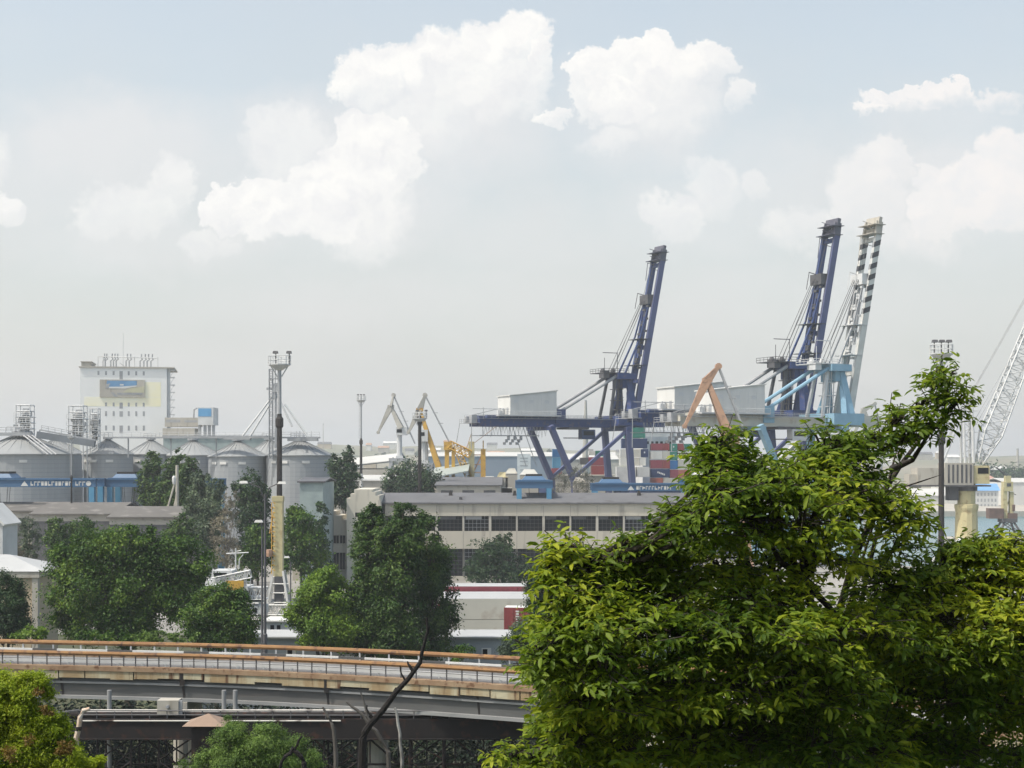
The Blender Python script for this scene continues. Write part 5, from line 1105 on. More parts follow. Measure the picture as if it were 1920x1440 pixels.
# fascia: separate weathered panels, some chipped
gaps = random.Random(3); i = 0
for k in range(0, NS-1, 2):
    zb = ZD-.98+gaps.choice([0,0,0,.08,.16]); b = MB(); strip(b,-.02,.5,zb,ZD-.36,1,True,k,k+2)
    a = (pts[k+2]-pts[k]); b2 = []
    if gaps.random() < .5:                                # trim the panel to leave an open joint
        vs = np.array(b.v); d = a/np.linalg.norm(a); vs[-4:,0] -= d[0]*.10; vs[-4:,1] -= d[1]*.10; b.v = [tuple(v) for v in vs]
    b.build('edge_panel', MAT_fascia, t)
b = MB(); strip(b,-.10,.62,ZD-.355,ZD); b.build('kerb', MAT_kerbtop, t)
b = MB(); strip(b,DW-.62,DW+.1,ZD-.75,ZD-.12); b.build('far_kerb', MAT_kerbtop, t)
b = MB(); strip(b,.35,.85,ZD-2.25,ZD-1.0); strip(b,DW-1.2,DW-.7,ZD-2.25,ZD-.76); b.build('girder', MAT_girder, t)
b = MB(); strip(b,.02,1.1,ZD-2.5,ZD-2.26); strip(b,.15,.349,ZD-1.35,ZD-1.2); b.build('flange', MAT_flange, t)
for pxj in (120,328,620,900):
    b = MB()
    i = min(range(NS), key=lambda q: abs(960+F*pts[q][0]/pts[q][1]-pxj)); a = pts[i]+nm[i]*.3; c = pts[i]+nm[i]*.36
    b.beam((a[0],a[1],ZD-1.0),(a[0]+.15,a[1],ZD-2.25),.16,.06); b.bb(a[0]-.14,a[0]+.22,a[1]-.36,a[1]-.30,ZD-1.3,ZD-.3) if pxj in (328,620) else None
    b.build('expansion_joint', MAT_black, t)
# railings
def rpts(o, z): return [(pts[i][0]+nm[i][0]*o, pts[i][1]+nm[i][1]*o, z) for i in range(NS+1)]
b = MB(); b.tube(rpts(.25,ZD+.92),.16,7); b.build('near_handrail', MAT_opipe, t)
b = MB()
for z in (.12,.5): b.tube(rpts(.25,ZD+z),.022,4)
acc_ = 0
for i in range(NS):
    L_ = np.linalg.norm(pts[i+1]-pts[i]); n_ = max(1,int(round(L_/.85)))
    for j in range(n_):
        p = pts[i]+(pts[i+1]-pts[i])*j/n_+nm[i]*.25; b.tube([(p[0],p[1],ZD),(p[0],p[1],ZD+.8)],.03 if (i*3+j)%3 else .05,4,cap=False)
b.build('near_baluster', MAT_dgrey, t)
b = MB(); b.tube(rpts(DW-.25,ZD+.62),.19,7); b.build('far_handrail', MAT_opipe, t)
b = MB(); strip(b,DW-.75,DW-.6,ZD+.02,ZD+.17); b.build('crash_barrier', MAT_bw, t)
b = MB()
for i in range(0,NS,2):
    b = MB(); p = pts[i]+nm[i]*(DW-.3); b.bb(p[0]-.06,p[0]+.06,p[1]-.06,p[1]+.06,ZD-.12,ZD+.5); b.build('barrier_post', MAT_lgrey, t)
    b = MB(); p = pts[i]+nm[i]*1.6; b.bb(p[0]-.09,p[0]+.09,p[1]-.09,p[1]+.09,ZD-.45,ZD+.25); b.build('guard_rail_post', MAT_lgrey, t)
b = MB(); strip(b,1.5,1.62,ZD+.05,ZD+.36); b.build('guard_rail', MAT_lgrey, t)
for px, Y in ((-70,121.5),(330,114.8),(700,110.6),(1240,97)):
    x = PX(px,Y); gz = 0
    b = MB()
    for dy in (1.6,6.6): b.tube([(x,Y+dy,-.5),(x,Y+dy,ZD-2.75)],.55,12)
    b.bb(x-.7,x+.7,Y+.6,Y+8.2,ZD-3.3,ZD-2.52); b.build('pier', MAT_conc, t)
# pipe posts standing in front of the girder
for px, y1, lab in ((205,1330,'grey pipe post before the overpass girder, standing alone'),(420,1334,'left of the twin grey pipe posts before the overpass'),(441,1334,'right of the twin grey pipe posts before the overpass')):
    Y = 112.2; x = PX(px,Y); t2 = thing('pipe_post', lab, 'post', (x,Y,hill_z(Y)), 0, 'grey pipe posts by the trestle')
    b = MB(); b.tube([(x,Y,hill_z(Y)-.5),(x,Y,ZD-1.12)],.17,10); b.build('pipe', MAT_flange, t2)
    b = MB(); b.lathe((x,Y,9.45),[(.2,-.18),(.29,-.12),(.29,.12),(.2,.18)],10); b.build('collar', MAT_grey, t2)
# ---------------------------------------------------------------- rusty trestle under the overpass
MAT_rust_shade = mat('rusty_dark_plate', (.014,.009,.008), (.007,.006,.006), .6, .9, c3=(.045,.018,.011), sc3=1.3)  # rusty trestle steel; its near-black also paints the kiosk wall's shade
Yt = 110; xa, xb = PX(150,Yt), PX(1140,Yt); zt = PZ(1347,Yt)
t = thing('pipe_trestle', 'dark rusty pipe trestle with broken handrails running under the overpass', 'trestle', ((xa+xb)/2,Yt,0))
b = MB(); b.bb(xa,xb,Yt-.3,Yt,zt-1.35,zt); b.bb(xa,xb,Yt+2.2,Yt+2.5,zt-1.35,zt); b.bb(xa,xb,Yt-.45,Yt+.1,zt-1.45,zt-1.36); b.build('side_girder', MAT_rust_shade, t)
b = MB(); b.bb(xa,xb,Yt+.01,Yt+2.19,zt-.5,zt-.35); b.build('deck', MAT_rust_shade, t)
b = MB(); b.tube([(xa-1,Yt+.9,zt+.06),(xb,Yt+.9,zt+.06)],.24,8); b.build('pipe', MAT_rust_shade, t)
MAT_patchy = mat('flaking_white_wrap', (.50,.49,.46), (.46,.44,.40), 1, .85, c3=(.035,.02,.015), sc3=.9)  # white broken by dark noise patches, giving a row of dashes
b = MB(); b.tube([(xa,Yt+1.8,zt+.2),(PX(760,Yt),Yt+1.8,zt+.2)],.15,8); b.build('pipe', MAT_patchy, t)
b = MB(); b.tube([(xa+.3,Yt-.36,zt-.12),(PX(640,Yt),Yt-.36,zt-.12)],.06,8); b.build('pipe', MAT_patchy, t)
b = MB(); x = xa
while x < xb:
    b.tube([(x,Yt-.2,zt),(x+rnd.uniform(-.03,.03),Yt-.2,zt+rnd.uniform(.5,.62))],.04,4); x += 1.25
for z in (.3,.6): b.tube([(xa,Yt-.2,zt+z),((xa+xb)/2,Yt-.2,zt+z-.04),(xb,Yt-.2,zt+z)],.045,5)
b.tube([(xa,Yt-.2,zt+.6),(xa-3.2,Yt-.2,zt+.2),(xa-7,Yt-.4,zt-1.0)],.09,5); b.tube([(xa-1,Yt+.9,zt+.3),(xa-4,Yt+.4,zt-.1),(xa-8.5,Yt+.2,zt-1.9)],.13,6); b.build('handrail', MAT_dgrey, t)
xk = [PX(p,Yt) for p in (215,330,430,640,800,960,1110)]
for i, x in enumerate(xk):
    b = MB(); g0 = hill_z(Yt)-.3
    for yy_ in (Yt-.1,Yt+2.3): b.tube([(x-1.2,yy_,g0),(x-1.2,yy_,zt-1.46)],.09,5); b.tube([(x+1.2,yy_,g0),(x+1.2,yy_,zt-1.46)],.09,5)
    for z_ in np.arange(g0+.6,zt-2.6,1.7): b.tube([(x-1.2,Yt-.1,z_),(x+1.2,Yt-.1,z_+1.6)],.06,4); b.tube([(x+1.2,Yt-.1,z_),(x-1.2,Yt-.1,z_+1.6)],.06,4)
    b.build('support_leg', MAT_rust_shade, t)
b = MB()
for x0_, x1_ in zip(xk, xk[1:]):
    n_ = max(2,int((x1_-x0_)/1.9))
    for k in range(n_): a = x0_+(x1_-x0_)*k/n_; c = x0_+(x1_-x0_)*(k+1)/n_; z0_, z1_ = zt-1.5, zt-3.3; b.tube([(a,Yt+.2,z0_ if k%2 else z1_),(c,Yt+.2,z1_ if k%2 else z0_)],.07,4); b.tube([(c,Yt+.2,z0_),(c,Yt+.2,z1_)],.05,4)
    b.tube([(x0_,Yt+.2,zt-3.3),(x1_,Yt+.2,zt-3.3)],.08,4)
b.build('truss', MAT_rust_shade, t)
t = thing('white_downpipe', 'white and rusty bent pipe coming down from the trestle end', 'pipe', (PX(152,108),108,0))
b = MB(); b.tube([P(168,1329,108),P(156,1332,108),P(150,1345,108),P(148,1362,108),P(143,1385,108),(PX(143,108),108,hill_z(108)-.4)],[.12,.15,.17,.18,.2,.2],8); b.build('pipe', mat('flaking_white_pipe',(.62,.60,.56),(.42,.26,.14),1.2,.8), t)
b = MB(); b.lathe(P(147,1366,108),[(.22,-.14),(.25,0),(.22,.14)],10); b.build('collar', MAT_rust_shade, t)
t = thing('valve_box', 'pale concrete block standing on the trestle below the girder', 'box', P(320,1330,110.8))
Y = 110.8; b = MB(); b.bb(PX(298,Y),PX(338,Y),Y-.6,Y+.6,zt+.2,PZ(1311,Y)); b.build('block', MAT_conc, t)
b = MB(); b.bb(PX(338.2,Y),PX(344,Y),Y-.5,Y-.3,zt+.2,PZ(1312,Y)); b.tube([(PX(318,Y),Y-.62,PZ(1322,Y)),(PX(318,Y),Y-.8,PZ(1322,Y))],.12,8); b.build('fitting', MAT_grey, t)
Y = 96; xh = PX(388,Y); zh = PZ(1356,Y); t = thing('kiosk', 'small kiosk with flat pyramid roof in faded pink', 'kiosk', (xh,Y,hill_z(Y)))
b = MB(); b.bb(xh-.8,xh+.8,Y-.8,Y+.8,hill_z(Y)-.3,zh); b.build('wall', MAT_rust_shade, t)  # near-black wall colour stands in for the shade under the roof
b = MB(); w_ = 1.28; b.add([(xh-w_,Y-w_,zh+.01),(xh+w_,Y-w_,zh+.01),(xh+w_,Y+w_,zh+.01),(xh-w_,Y+w_,zh+.01),(xh+.1,Y,zh+.6)],[(0,1,4),(1,2,4),(2,3,4),(3,0,4),(0,3,2,1)]); b.build('roof', mat('faded_pink_roof',(.27,.19,.14),(.22,.16,.12),1,.9), t)
t = thing('white_tank', 'pale upright panel seen through the trestle legs', 'panel', (PX(342,122),122,0)); b = MB(); b.bb(PX(331,122),PX(354,122),122,122.6,-.2,PZ(1368,122)); b.bb(PX(333,122),PX(352,122),121.94,121.99,.4,PZ(1372,122)); b.build('board', MAT_white, t)
# ---------------------------------------------------------------- street lamps on the road behind
def lamp(label, px, pyt, Y, z0, arms, cat='street lamp'):
    x = PX(px,Y); zt_ = PZ(pyt,Y); t = thing('street_lamp', label, 'street lamp', (x,Y,z0), 0, 'street lamps by the overpass')
    b = MB(); b.tube([(x,Y,z0-.3),(x,Y,z0+1.4),(x,Y,z0+1.5),(x,Y,zt_-.6)],[.2,.19,.12,.075],8); b.build('pole', MAT_dgrey, t)
    for dx, dz in arms:
        b = MB(); b.tube([(x,Y,zt_-1.2),(x+dx*.25,Y,zt_-.1),(x+dx*.85,Y,zt_+dz)],.05,6); ar = b.build('arm', MAT_dgrey, t)
        b = MB(); b.box((x+dx,Y,zt_+dz),(.75,.34,.2),0,(.7,.7)); b.build('lamp_head', MAT_white, ar)
    return t
lamp('tall dark double-armed street lamp rising from the overpass', 497, 912, 127.2, ZD-.2, ((-1.75,.35),(1.4,.30)))
lamp('shorter dark street lamp with one bright head just above the overpass', 491.5, 980, 129.2, 0, ((-.28,.12),))
lamp('pale street lamp right of the yellow column', 545, 1046, 200, 0, ((-.5,.1),))
# utility pole with struts by the left poplars
Y = 322; x = PX(332,Y); t = thing('strutted_pole', 'concrete utility pole with slanting struts beside the left poplars', 'utility pole', (x,Y,0))
b = MB(); b.tube([(x,Y,-.3),(x,Y,PZ(872,Y))],[.5,.32],8); b.build('pole', MAT_conc, t)
b = MB()
for a in (289,308,318): b.tube([P(328,905,Y),(PX(a,Y)-2,Y-1,0)],.2,6) if a==289 else b.tube([P(330,935,Y),(PX(a,Y)-2,Y-1,0)],.17,6)
b.build('strut', MAT_conc, t)
b = MB(); b.lathe(P(327,900,Y),[(.35,-.9),(.5,-.3),(.5,.5),(.3,.9)],8); b.build('transformer', MAT_lgrey, t)
# ---------------------------------------------------------------- trees of the port, far to near
def T(name, label, base, blobs, n, leaf, lm, tm=None, group='trees in the port', **k):
    """base = (column, depth); blobs = (column, row, half width, half height[, depth shift])"""
    px, Y = base; bl = []
    for q in blobs: bl.append(pblob(q[0], q[1], Y+(q[4] if len(q) > 4 else 0), q[2], q[3]))
    gz = hill_z(Y) if Y < 130 else 0
    if n > 2000 and Y < 200: n = int(n*2.6); leaf *= .84; k.update(nclump=34*len(bl), spread=.22, shell=.5, up=.55)
    elif n > 2000: n = int(n*1.5)
    return tree(name, label, 'tree' if 'bush' not in name else 'bush', (PX(px,Y),Y,gz), bl, n, leaf, lm, tm or MAT_bark, group, **k)
T('dark_tree','dark rounded tree clump below the pale grey crane',(770,435),[(745,905,26,30),(775,895,30,30),(803,905,22,30),(765,915,40,22)],5200,.75,LF_dark,trunk_r=.4,spread=.22)
T('dark_tree','tall dark tree by the slim lighting mast',(646,385),[(632,890,14,44),(655,880,13,42),(640,920,26,34),(658,915,16,40)],5200,.7,LF_dark,trunk_r=.4,spread=.2)
T('dark_tree','thin dark column of foliage beside the broken wall',(602,300),[(602,975,11,40),(600,1020,13,45),(606,1060,14,40)],3000,.5,LF_dark,trunk_r=.25)
T('poplar','left pointed poplar of the clump before the silos',(283,335),[(284,872,13,30),(281,905,22,32),(290,930,26,26)],3600,.7,LF_pop,trunk_r=.35,spread=.2)
T('poplar','middle poplar of the clump before the silos, with the tallest tip',(328,332),[(332,868,11,26),(328,895,18,34),(322,925,24,30)],3600,.7,LF_pop,trunk_r=.35,spread=.2)
T('poplar','right bushier poplar of the clump before the silos',(352,326),[(356,880,11,26),(352,905,20,30),(345,932,26,24)],3000,.7,LF_pop,trunk_r=.3,spread=.2)
T('silver_poplar','silvery lit poplar below the silos, left one',(372,296),[(372,905,14,22),(370,945,20,40),(366,985,26,34)],4200,.55,LF_silver,trunk_r=.3,spread=.18)
T('silver_poplar','silvery lit poplar below the silos, right one',(402,290),[(405,918,15,24),(400,960,22,40),(392,1000,26,36)],4200,.55,LF_silver,trunk_r=.3,spread=.18)
T('dark_tree','dark poplar behind the street lamp heads',(470,300),[(448,928,14,24),(472,915,20,32),(488,940,16,34),(470,970,34,44),(476,1020,34,44)],6500,.55,LF_dark,trunk_r=.4,spread=.18)
T('dry_poplar','half dry grey poplar with thin upright branches',(422,262),[(425,955,12,32),(432,985,16,40),(415,1005,22,40),(425,1035,28,34),(440,945,7,26)],3400,.38,LF_dry,MAT_gbark,trunk_r=.3,spread=.14,asp=.3)
T('leafy_tree','mid green tree right of the yellow column',(566,262),[(560,985,28,30),(575,1015,30,32),(545,1040,30,34),(580,1050,26,30),(552,965,16,20)],5200,.55,LF_mid,trunk_r=.3)
T('leafy_tree','green tree behind the dark lamp pole, left of the yellow column',(488,268),[(478,1010,20,24),(490,1035,24,30),(470,1060,26,30)],3200,.5,LF_mid,trunk_r=.3)
T('willow','grey-green drooping tree at far left',(52,262),[(52,990,17,22),(58,1015,18,30),(48,1040,20,26)],2800,.42,LF_silver,trunk_r=.25,asp=.3,spread=.16)
T('young_tree','slim green tree left of the big tree, before the brown stores',(108,255),[(105,992,17,22),(102,1020,20,30),(115,1010,18,30)],2600,.45,LF_pop,trunk_r=.25)
T('young_tree','low dark green tree behind the big tree crown',(155,258),[(148,990,22,20),(165,985,14,16),(150,1015,26,26)],2600,.45,LF_pop,trunk_r=.25)
T('young_tree','small dark tree in front of the pale store front',(330,262),[(322,1000,20,20),(345,990,18,22),(340,1015,26,24)],2400,.45,LF_pop,trunk_r=.25)
T('pale_shrub','whitish grey shrub beside the white annexe',(22,215),[(22,1018,14,32),(28,1040,16,28)],1700,.35,LF_dry,MAT_gbark,trunk_r=.15,asp=.3)
for i,(px,w_,h_) in enumerate(((1052,16,34),(1078,20,44),(1098,14,36))):
    T('bare_tree',['grey half-bare tree behind the long roof, left of three','tallest grey half-bare tree behind the long roof','grey half-bare tree behind the long roof, nearest the lettered blue gantry'][i],(px,408),[(px,905,w_,h_*.6),(px+4,895,w_*.7,h_*.7),(px-4,920,w_,h_*.5)],900,.5,LF_gdry,MAT_gbark,group='bare trees behind the long roof',trunk_r=.35,asp=.3)
T('round_tree','round dark bluish tree in front of the dark window bands',(930,318),[(925,1035,34,28),(905,1065,34,26),(955,1065,36,30),(930,1080,56,30),(940,1020,20,18)],7500,.5,LF_dark,trunk_r=.4,spread=.16)
# middle distance
T('poplar','left stem of the tall poplar group before the long building',(690,158),[(690,985,20,36),(688,1040,27,54),(688,1110,32,62),(694,1180,40,54),(702,970,13,24)],15000,.34,LF_pop,trunk_r=.4,spread=.15,group='poplar group in the middle')
T('poplar','tallest middle stem of the poplar group before the long building',(750,156),[(757,962,18,26),(752,1010,30,44),(747,1080,38,62),(722,1010,20,40),(778,1015,20,40),(718,1070,24,44),(748,1150,44,62),(750,1205,48,38),(775,985,16,28)],17000,.34,LF_pop,trunk_r=.45,spread=.15,group='poplar group in the middle')
T('poplar','right stem of the poplar group, by the grey containers',(806,160),[(798,1000,24,34),(806,1055,32,50),(812,1120,36,60),(812,1190,38,52)],13000,.34,LF_pop,trunk_r=.4,spread=.15,group='poplar group in the middle')
T('lime_tree','yellow-green leafy tree left of the poplar group',(602,156),[(612,1085,24,22),(598,1115,36,30),(632,1120,28,36),(573,1150,32,28),(614,1165,44,38),(646,1180,28,38),(588,1195,32,26)],13000,.34,LF_lime,trunk_r=.35,spread=.17)
T('big_tree','broad dark green tree left of centre behind the overpass',(240,162),[(235,1030,50,42),(180,1040,50,38),(137,1065,38,40),(290,1035,48,36),(345,1055,46,40),(122,1118,28,42),(170,1110,60,60),(250,1110,70,60),(330,1110,46,50),(260,1000,22,20),(150,1165,52,38),(250,1170,60,40),(205,1015,20,18)],30000,.36,LF_mid,trunk_r=.6,spread=.14,shell=.6)
T('round_tree','compact green tree between the big tree and the lamp pole',(408,150),[(400,1125,34,28),(375,1150,36,32),(435,1150,38,34),(405,1180,56,34),(440,1120,22,22),(455,1185,30,26)],13000,.30,LF_mid,trunk_r=.3,spread=.16)
T('cypress_tree','dark upright tree before the beige house',(18,158),[(12,1100,24,30),(22,1135,27,36),(6,1165,34,34),(24,1170,24,34)],8500,.28,LF_dark,trunk_r=.3,spread=.16)
T('roadside_bush','yellow-green bush under the beige house wall',(58,140),[(60,1188,26,12),(40,1192,22,10)],1700,.25,LF_lime,group='bushes behind the overpass',trunk_r=.12)
T('roadside_bush','low green bush below the big tree',(180,140),[(170,1194,40,12),(220,1196,30,10)],1800,.25,LF_mid,group='bushes behind the overpass',trunk_r=.12)
T('roadside_bush','pale green low bushes under the compact tree',(310,140),[(300,1192,34,9),(345,1196,30,10),(270,1198,24,8)],2000,.22,LF_bush,group='bushes behind the overpass',trunk_r=.12)
T('roadside_bush','small green bush in front of the low grey shed',(868,140),[(868,1225,18,14),(855,1232,16,12)],1300,.22,LF_mid,group='bushes behind the overpass',trunk_r=.12)
T('thin_tree','thin grey-green tree before the red lettered container',(972,142),[(965,1200,24,22),(985,1180,22,24),(1000,1205,22,26),(950,1222,20,16)],3200,.24,LF_silver,trunk_r=.15,spread=.2,shell=.3)
T('dark_tree','dark tree right of the containers behind the foreground crown',(1030,150),[(1015,1090,24,36),(1030,1130,34,44),(1015,1165,28,30),(1045,1080,30,30)],6500,.3,LF_dark,trunk_r=.3,spread=.16)
for i,(px,w_,h_,yy,Yd) in enumerate(((1150,90,60,1180,135),(1330,100,70,1210,128),(1500,100,70,1190,138),(1680,100,70,1200,132),(1850,100,70,1180,140))):
    T('dark_tree',['far left of the shaded trees behind the foreground crown','second shaded tree behind the foreground crown','middle shaded tree behind the foreground crown','fourth shaded tree behind the foreground crown','shaded tree behind the foreground crown at the right edge'][i],(px,Yd),[(px,yy,w_*.8,h_*.7),(px-40,yy+60,w_*.6,h_*.8),(px+40,yy+55,w_*.6,h_*.8),(px,yy+110,w_*.9,h_*.8)],6000,.42,LF_dark,group='shaded trees behind the foreground crown',trunk_r=.35)  # added dark fill: keeps bright ground from showing through the crown
# far woods: one mass each
def wood(name, label, x0, x1, y0, y1, hgt, n, leaf, lm, zf, sd=1):
    rg = np.random.default_rng(sd); nb = n//110
    bx = rg.uniform(x0,x1,nb); by = rg.uniform(y0,y1,nb); bz = np.array([zf(a,c) for a,c in zip(bx,by)]); hh = hgt*(.6+.6*rg.random(nb))
    who = rg.integers(0,nb,n); d = unit(rg.normal(size=(n,3))); d[:,2] = np.abs(d[:,2])
    r = np.stack([hh*.55,hh*.55,hh],1)[who]*(.6+.4*rg.random((n,1)))
    pos = np.stack([bx[who],by[who],bz[who]],1)+d*r
    o = leaf_mesh(name, pos, d+rg.normal(size=(n,3))*.4+np.array([0,0,.4]), rg.normal(size=(n,3)), leaf*(.6+.8*rg.random(n)), leaf*.8, lm, None)
    tag(o, label, 'wood', None, 'stuff')
wood('far_wood','dark blue-green wood on the far right shore', 395, 560, 1330, 1450, 19, 5200, 3.2, LF_dark, lambda a,c: float(far_z(a,c))-1, 2)
wood('far_shore_trees','scattered trees along the hazy far shore hills', -330, 330, 1150, 2300, 9, 9000, 3.0, LF_dark, lambda a,c: float(far_z(a,c))-1, 3)
wood('shed_hedge','grey-green trees behind the port sheds in the haze', -125, -55, 660, 720, 13, 3000, 1.6, LF_dark, lambda a,c: 0, 4)
def slope_stuff(name, label, x0, x1, y0, y1, n, leaf, lm, hmax, sd, clump=1.0):
    rg = np.random.default_rng(sd); nb = max(20,n//60); bx = rg.uniform(x0,x1,nb); by = rg.uniform(y0,y1,nb); who = rg.integers(0,nb,n)
    hz = hmax*((.3+.7*rg.random(nb)) if clump > .6 else (.75+.25*rg.random(nb))); d = unit(rg.normal(size=(n,3))); d[:,2] = np.abs(d[:,2])
    pos = np.stack([bx[who],by[who],np.array([hill_z(v) for v in by])[who]],1)+d*np.stack([hz*clump,hz*clump,hz],1)[who]*(.5+.5*rg.random((n,1)))
    o = leaf_mesh(name, pos, d+rg.normal(size=(n,3))*.5+np.array([0,0,.5]), rg.normal(size=(n,3)), leaf*(.6+.8*rg.random(n)), leaf*.5, lm, None)
    tag(o, label, 'undergrowth', None, 'stuff')
slope_stuff('undergrowth','dark tangled undergrowth on the slope below the trestle', -46, 40, 60, 106, 26000, .24, LF_shade, 1.6, 8)
slope_stuff('ivy_growth','shaded bushes under and behind the overpass', -50, 45, 126, 137, 52000, .55, LF_shade, 10.5, 9, .35)
# ---------------------------------------------------------------- foreground tree on the right
def sprays(blobs, nspray, per, rg, shell=.55, droop=.14):
    """compound sprays: a short twig carries pairs of leaflets; returns leaf pos, normal, direction, length and the twigs"""
    B = np.array(blobs, float); wgt = (B[:,3]*B[:,5]); wgt = wgt/wgt.sum(); pick = rg.choice(len(B), nspray, p=wgt); b = B[pick]
    d = unit(rg.normal(size=(nspray,3))); rad = (shell+(1-shell)*rg.random((nspray,1))**.5)*(1+.12*rg.normal(size=(nspray,1)))
    R_ = np.maximum(b[:,3:]-.07,.05); out = unit(d/b[:,3:])
    # sprays gather in flat tiers, each tier a tilted plate of twigs with air above and below it
    per_b = 7; tiers = unit(rg.normal(size=(len(B),per_b,3)).reshape(-1,3)).reshape(len(B),per_b,3); tiers[:,:,2] = np.linspace(-.85,.95,per_b)[None,:]+rg.normal(size=(len(B),per_b))*.12
    k_ = rg.integers(0,per_b,nspray); tc_ = tiers[pick,k_]; flat = rg.normal(size=(nspray,3))*np.array([.42,.42,.09])
    base = b[:,:3]+(tc_*np.array([.62,.62,.9])+flat)*R_; out = unit(tc_*.5+flat*np.array([1,1,.4])+1e-6)
    ax = unit(out*.8+rg.normal(size=(nspray,3))*np.array([.5,.5,.22])+np.array([0,0,.12])); ln = .10+.11*rg.random(nspray)
    P_, N_, T_, S_ = [], [], [], []
    for j in range(per):
        f = (j//2+1)/((per+1)//2); s = 1 if j % 2 else -1
        upv = unit(np.array([0,0,1.0])+out*.35+rg.normal(size=(nspray,3))*.3)
        sd = unit(np.cross(ax, upv)); p = base+ax*(ln*f)[:,None]+np.array([0,0,-droop*.12])*f*f
        if j == per-1: tdir = ax+np.array([0,0,-.2])
        else: tdir = ax*.55+sd*s*.9+np.array([0,0,-droop])
        P_.append(p); N_.append(upv+sd*s*.25+rg.normal(size=(nspray,3))*.2); T_.append(tdir+rg.normal(size=(nspray,3))*.15); S_.append(.036+.085*rg.random(nspray)**1.4)
    return np.concatenate(P_), np.concatenate(N_), np.concatenate(T_), np.concatenate(S_), base, ax, ln
def front_tree(name, label, base, fork, blobs, boughs, nspray, per, lm, seed, trunk_r=.16, leafk=1.0):
    rg = np.random.default_rng(seed); blobs = [(q[0],q[1],q[2],q[3], q[4]-.8*min(1,max(0,(1080-q[1])/120)) + max(0,q[1]-1220)*.0095) for q in blobs]; t = thing(name, label, 'tree', base)
    blobs = blobs+[(q[0]+rg.uniform(-40,40), q[1]+rg.uniform(-25,25), q[2], q[3], q[4]+rg.uniform(.9,1.7)) for q in blobs if q[1] > 1120]
    boughs = [(k_, [(q[0], q[1], q[2]+(max(0,q[1]-1100)*.0062+1.0 if q[1] > 1100 else .1)) for q in pp_]) for k_, pp_ in boughs]
    bl = [pblob(q[0], q[1], q[4], q[2], q[3], max(q[2],q[3])*1.4) for q in blobs]
    b = MB(); base = Vector(base); fork = Vector(fork)
    b.tube([base+Vector((0,0,-.4)), base+Vector((0,0,.2)), base.lerp(fork,.55)+Vector((.08,.05,0)), fork], [trunk_r*1.5,trunk_r*1.15,trunk_r*.95,trunk_r*.8], 9)
    for bg_ in boughs:                                    # boughs drawn by hand: column,row,depth points
        pp = [fork]+[P(*q) for q in bg_[1]]; n_ = len(pp); b.tube(pp, [trunk_r*bg_[0]*(.75*(1-.85*i/(n_-1))) for i in range(n_)], 6)
    bb_ = [Vector(P(*q)) for bg_ in boughs for q in bg_[1]]+[fork]
    for q in bl:                                          # limbs from the nearest bough point into every clump
        c = Vector(q[:3]); s = min(bb_, key=lambda v: (v-c).length+max(0,v.z-c.z)); m = s.lerp(c,.5)+Vector((0,0,-.1)); b.tube([s,m,c],[trunk_r*.22,trunk_r*.14,trunk_r*.07],5)
        for _ in range(5):
            e = c+Vector((rnd.uniform(-1,1)*q[3],rnd.uniform(-1,1)*q[4],rnd.uniform(-.5,1)*q[5]))*.9; b.tube([m.lerp(c,.6),c.lerp(e,.5)+Vector((0,0,.03)),e],[trunk_r*.09,trunk_r*.06,trunk_r*.025],4)
    b.build('trunk', MAT_bark if False else MAT_dbark2, t, smooth=True)
    p, n, d, s, tb, ax, tl = sprays(bl, nspray, per, rg)
    leaf_mesh('crown', p, n, d, s*leafk*.88, s*leafk*.36, lm, t, .16, True)
    b = MB()
    for i in range(0, nspray, 3): b.tube([tb[i]-ax[i]*.10, tb[i]+ax[i]*tl[i]*.9],.004,3,cap=False)
    b.build('twigs', MAT_dbark2, t)
    return t
MAT_dbark2 = mat('dark_wet_bark', (.045,.036,.026), (.022,.018,.014), 4, .9, bump=.4)  # dark brown bark of the foreground boughs and twigs
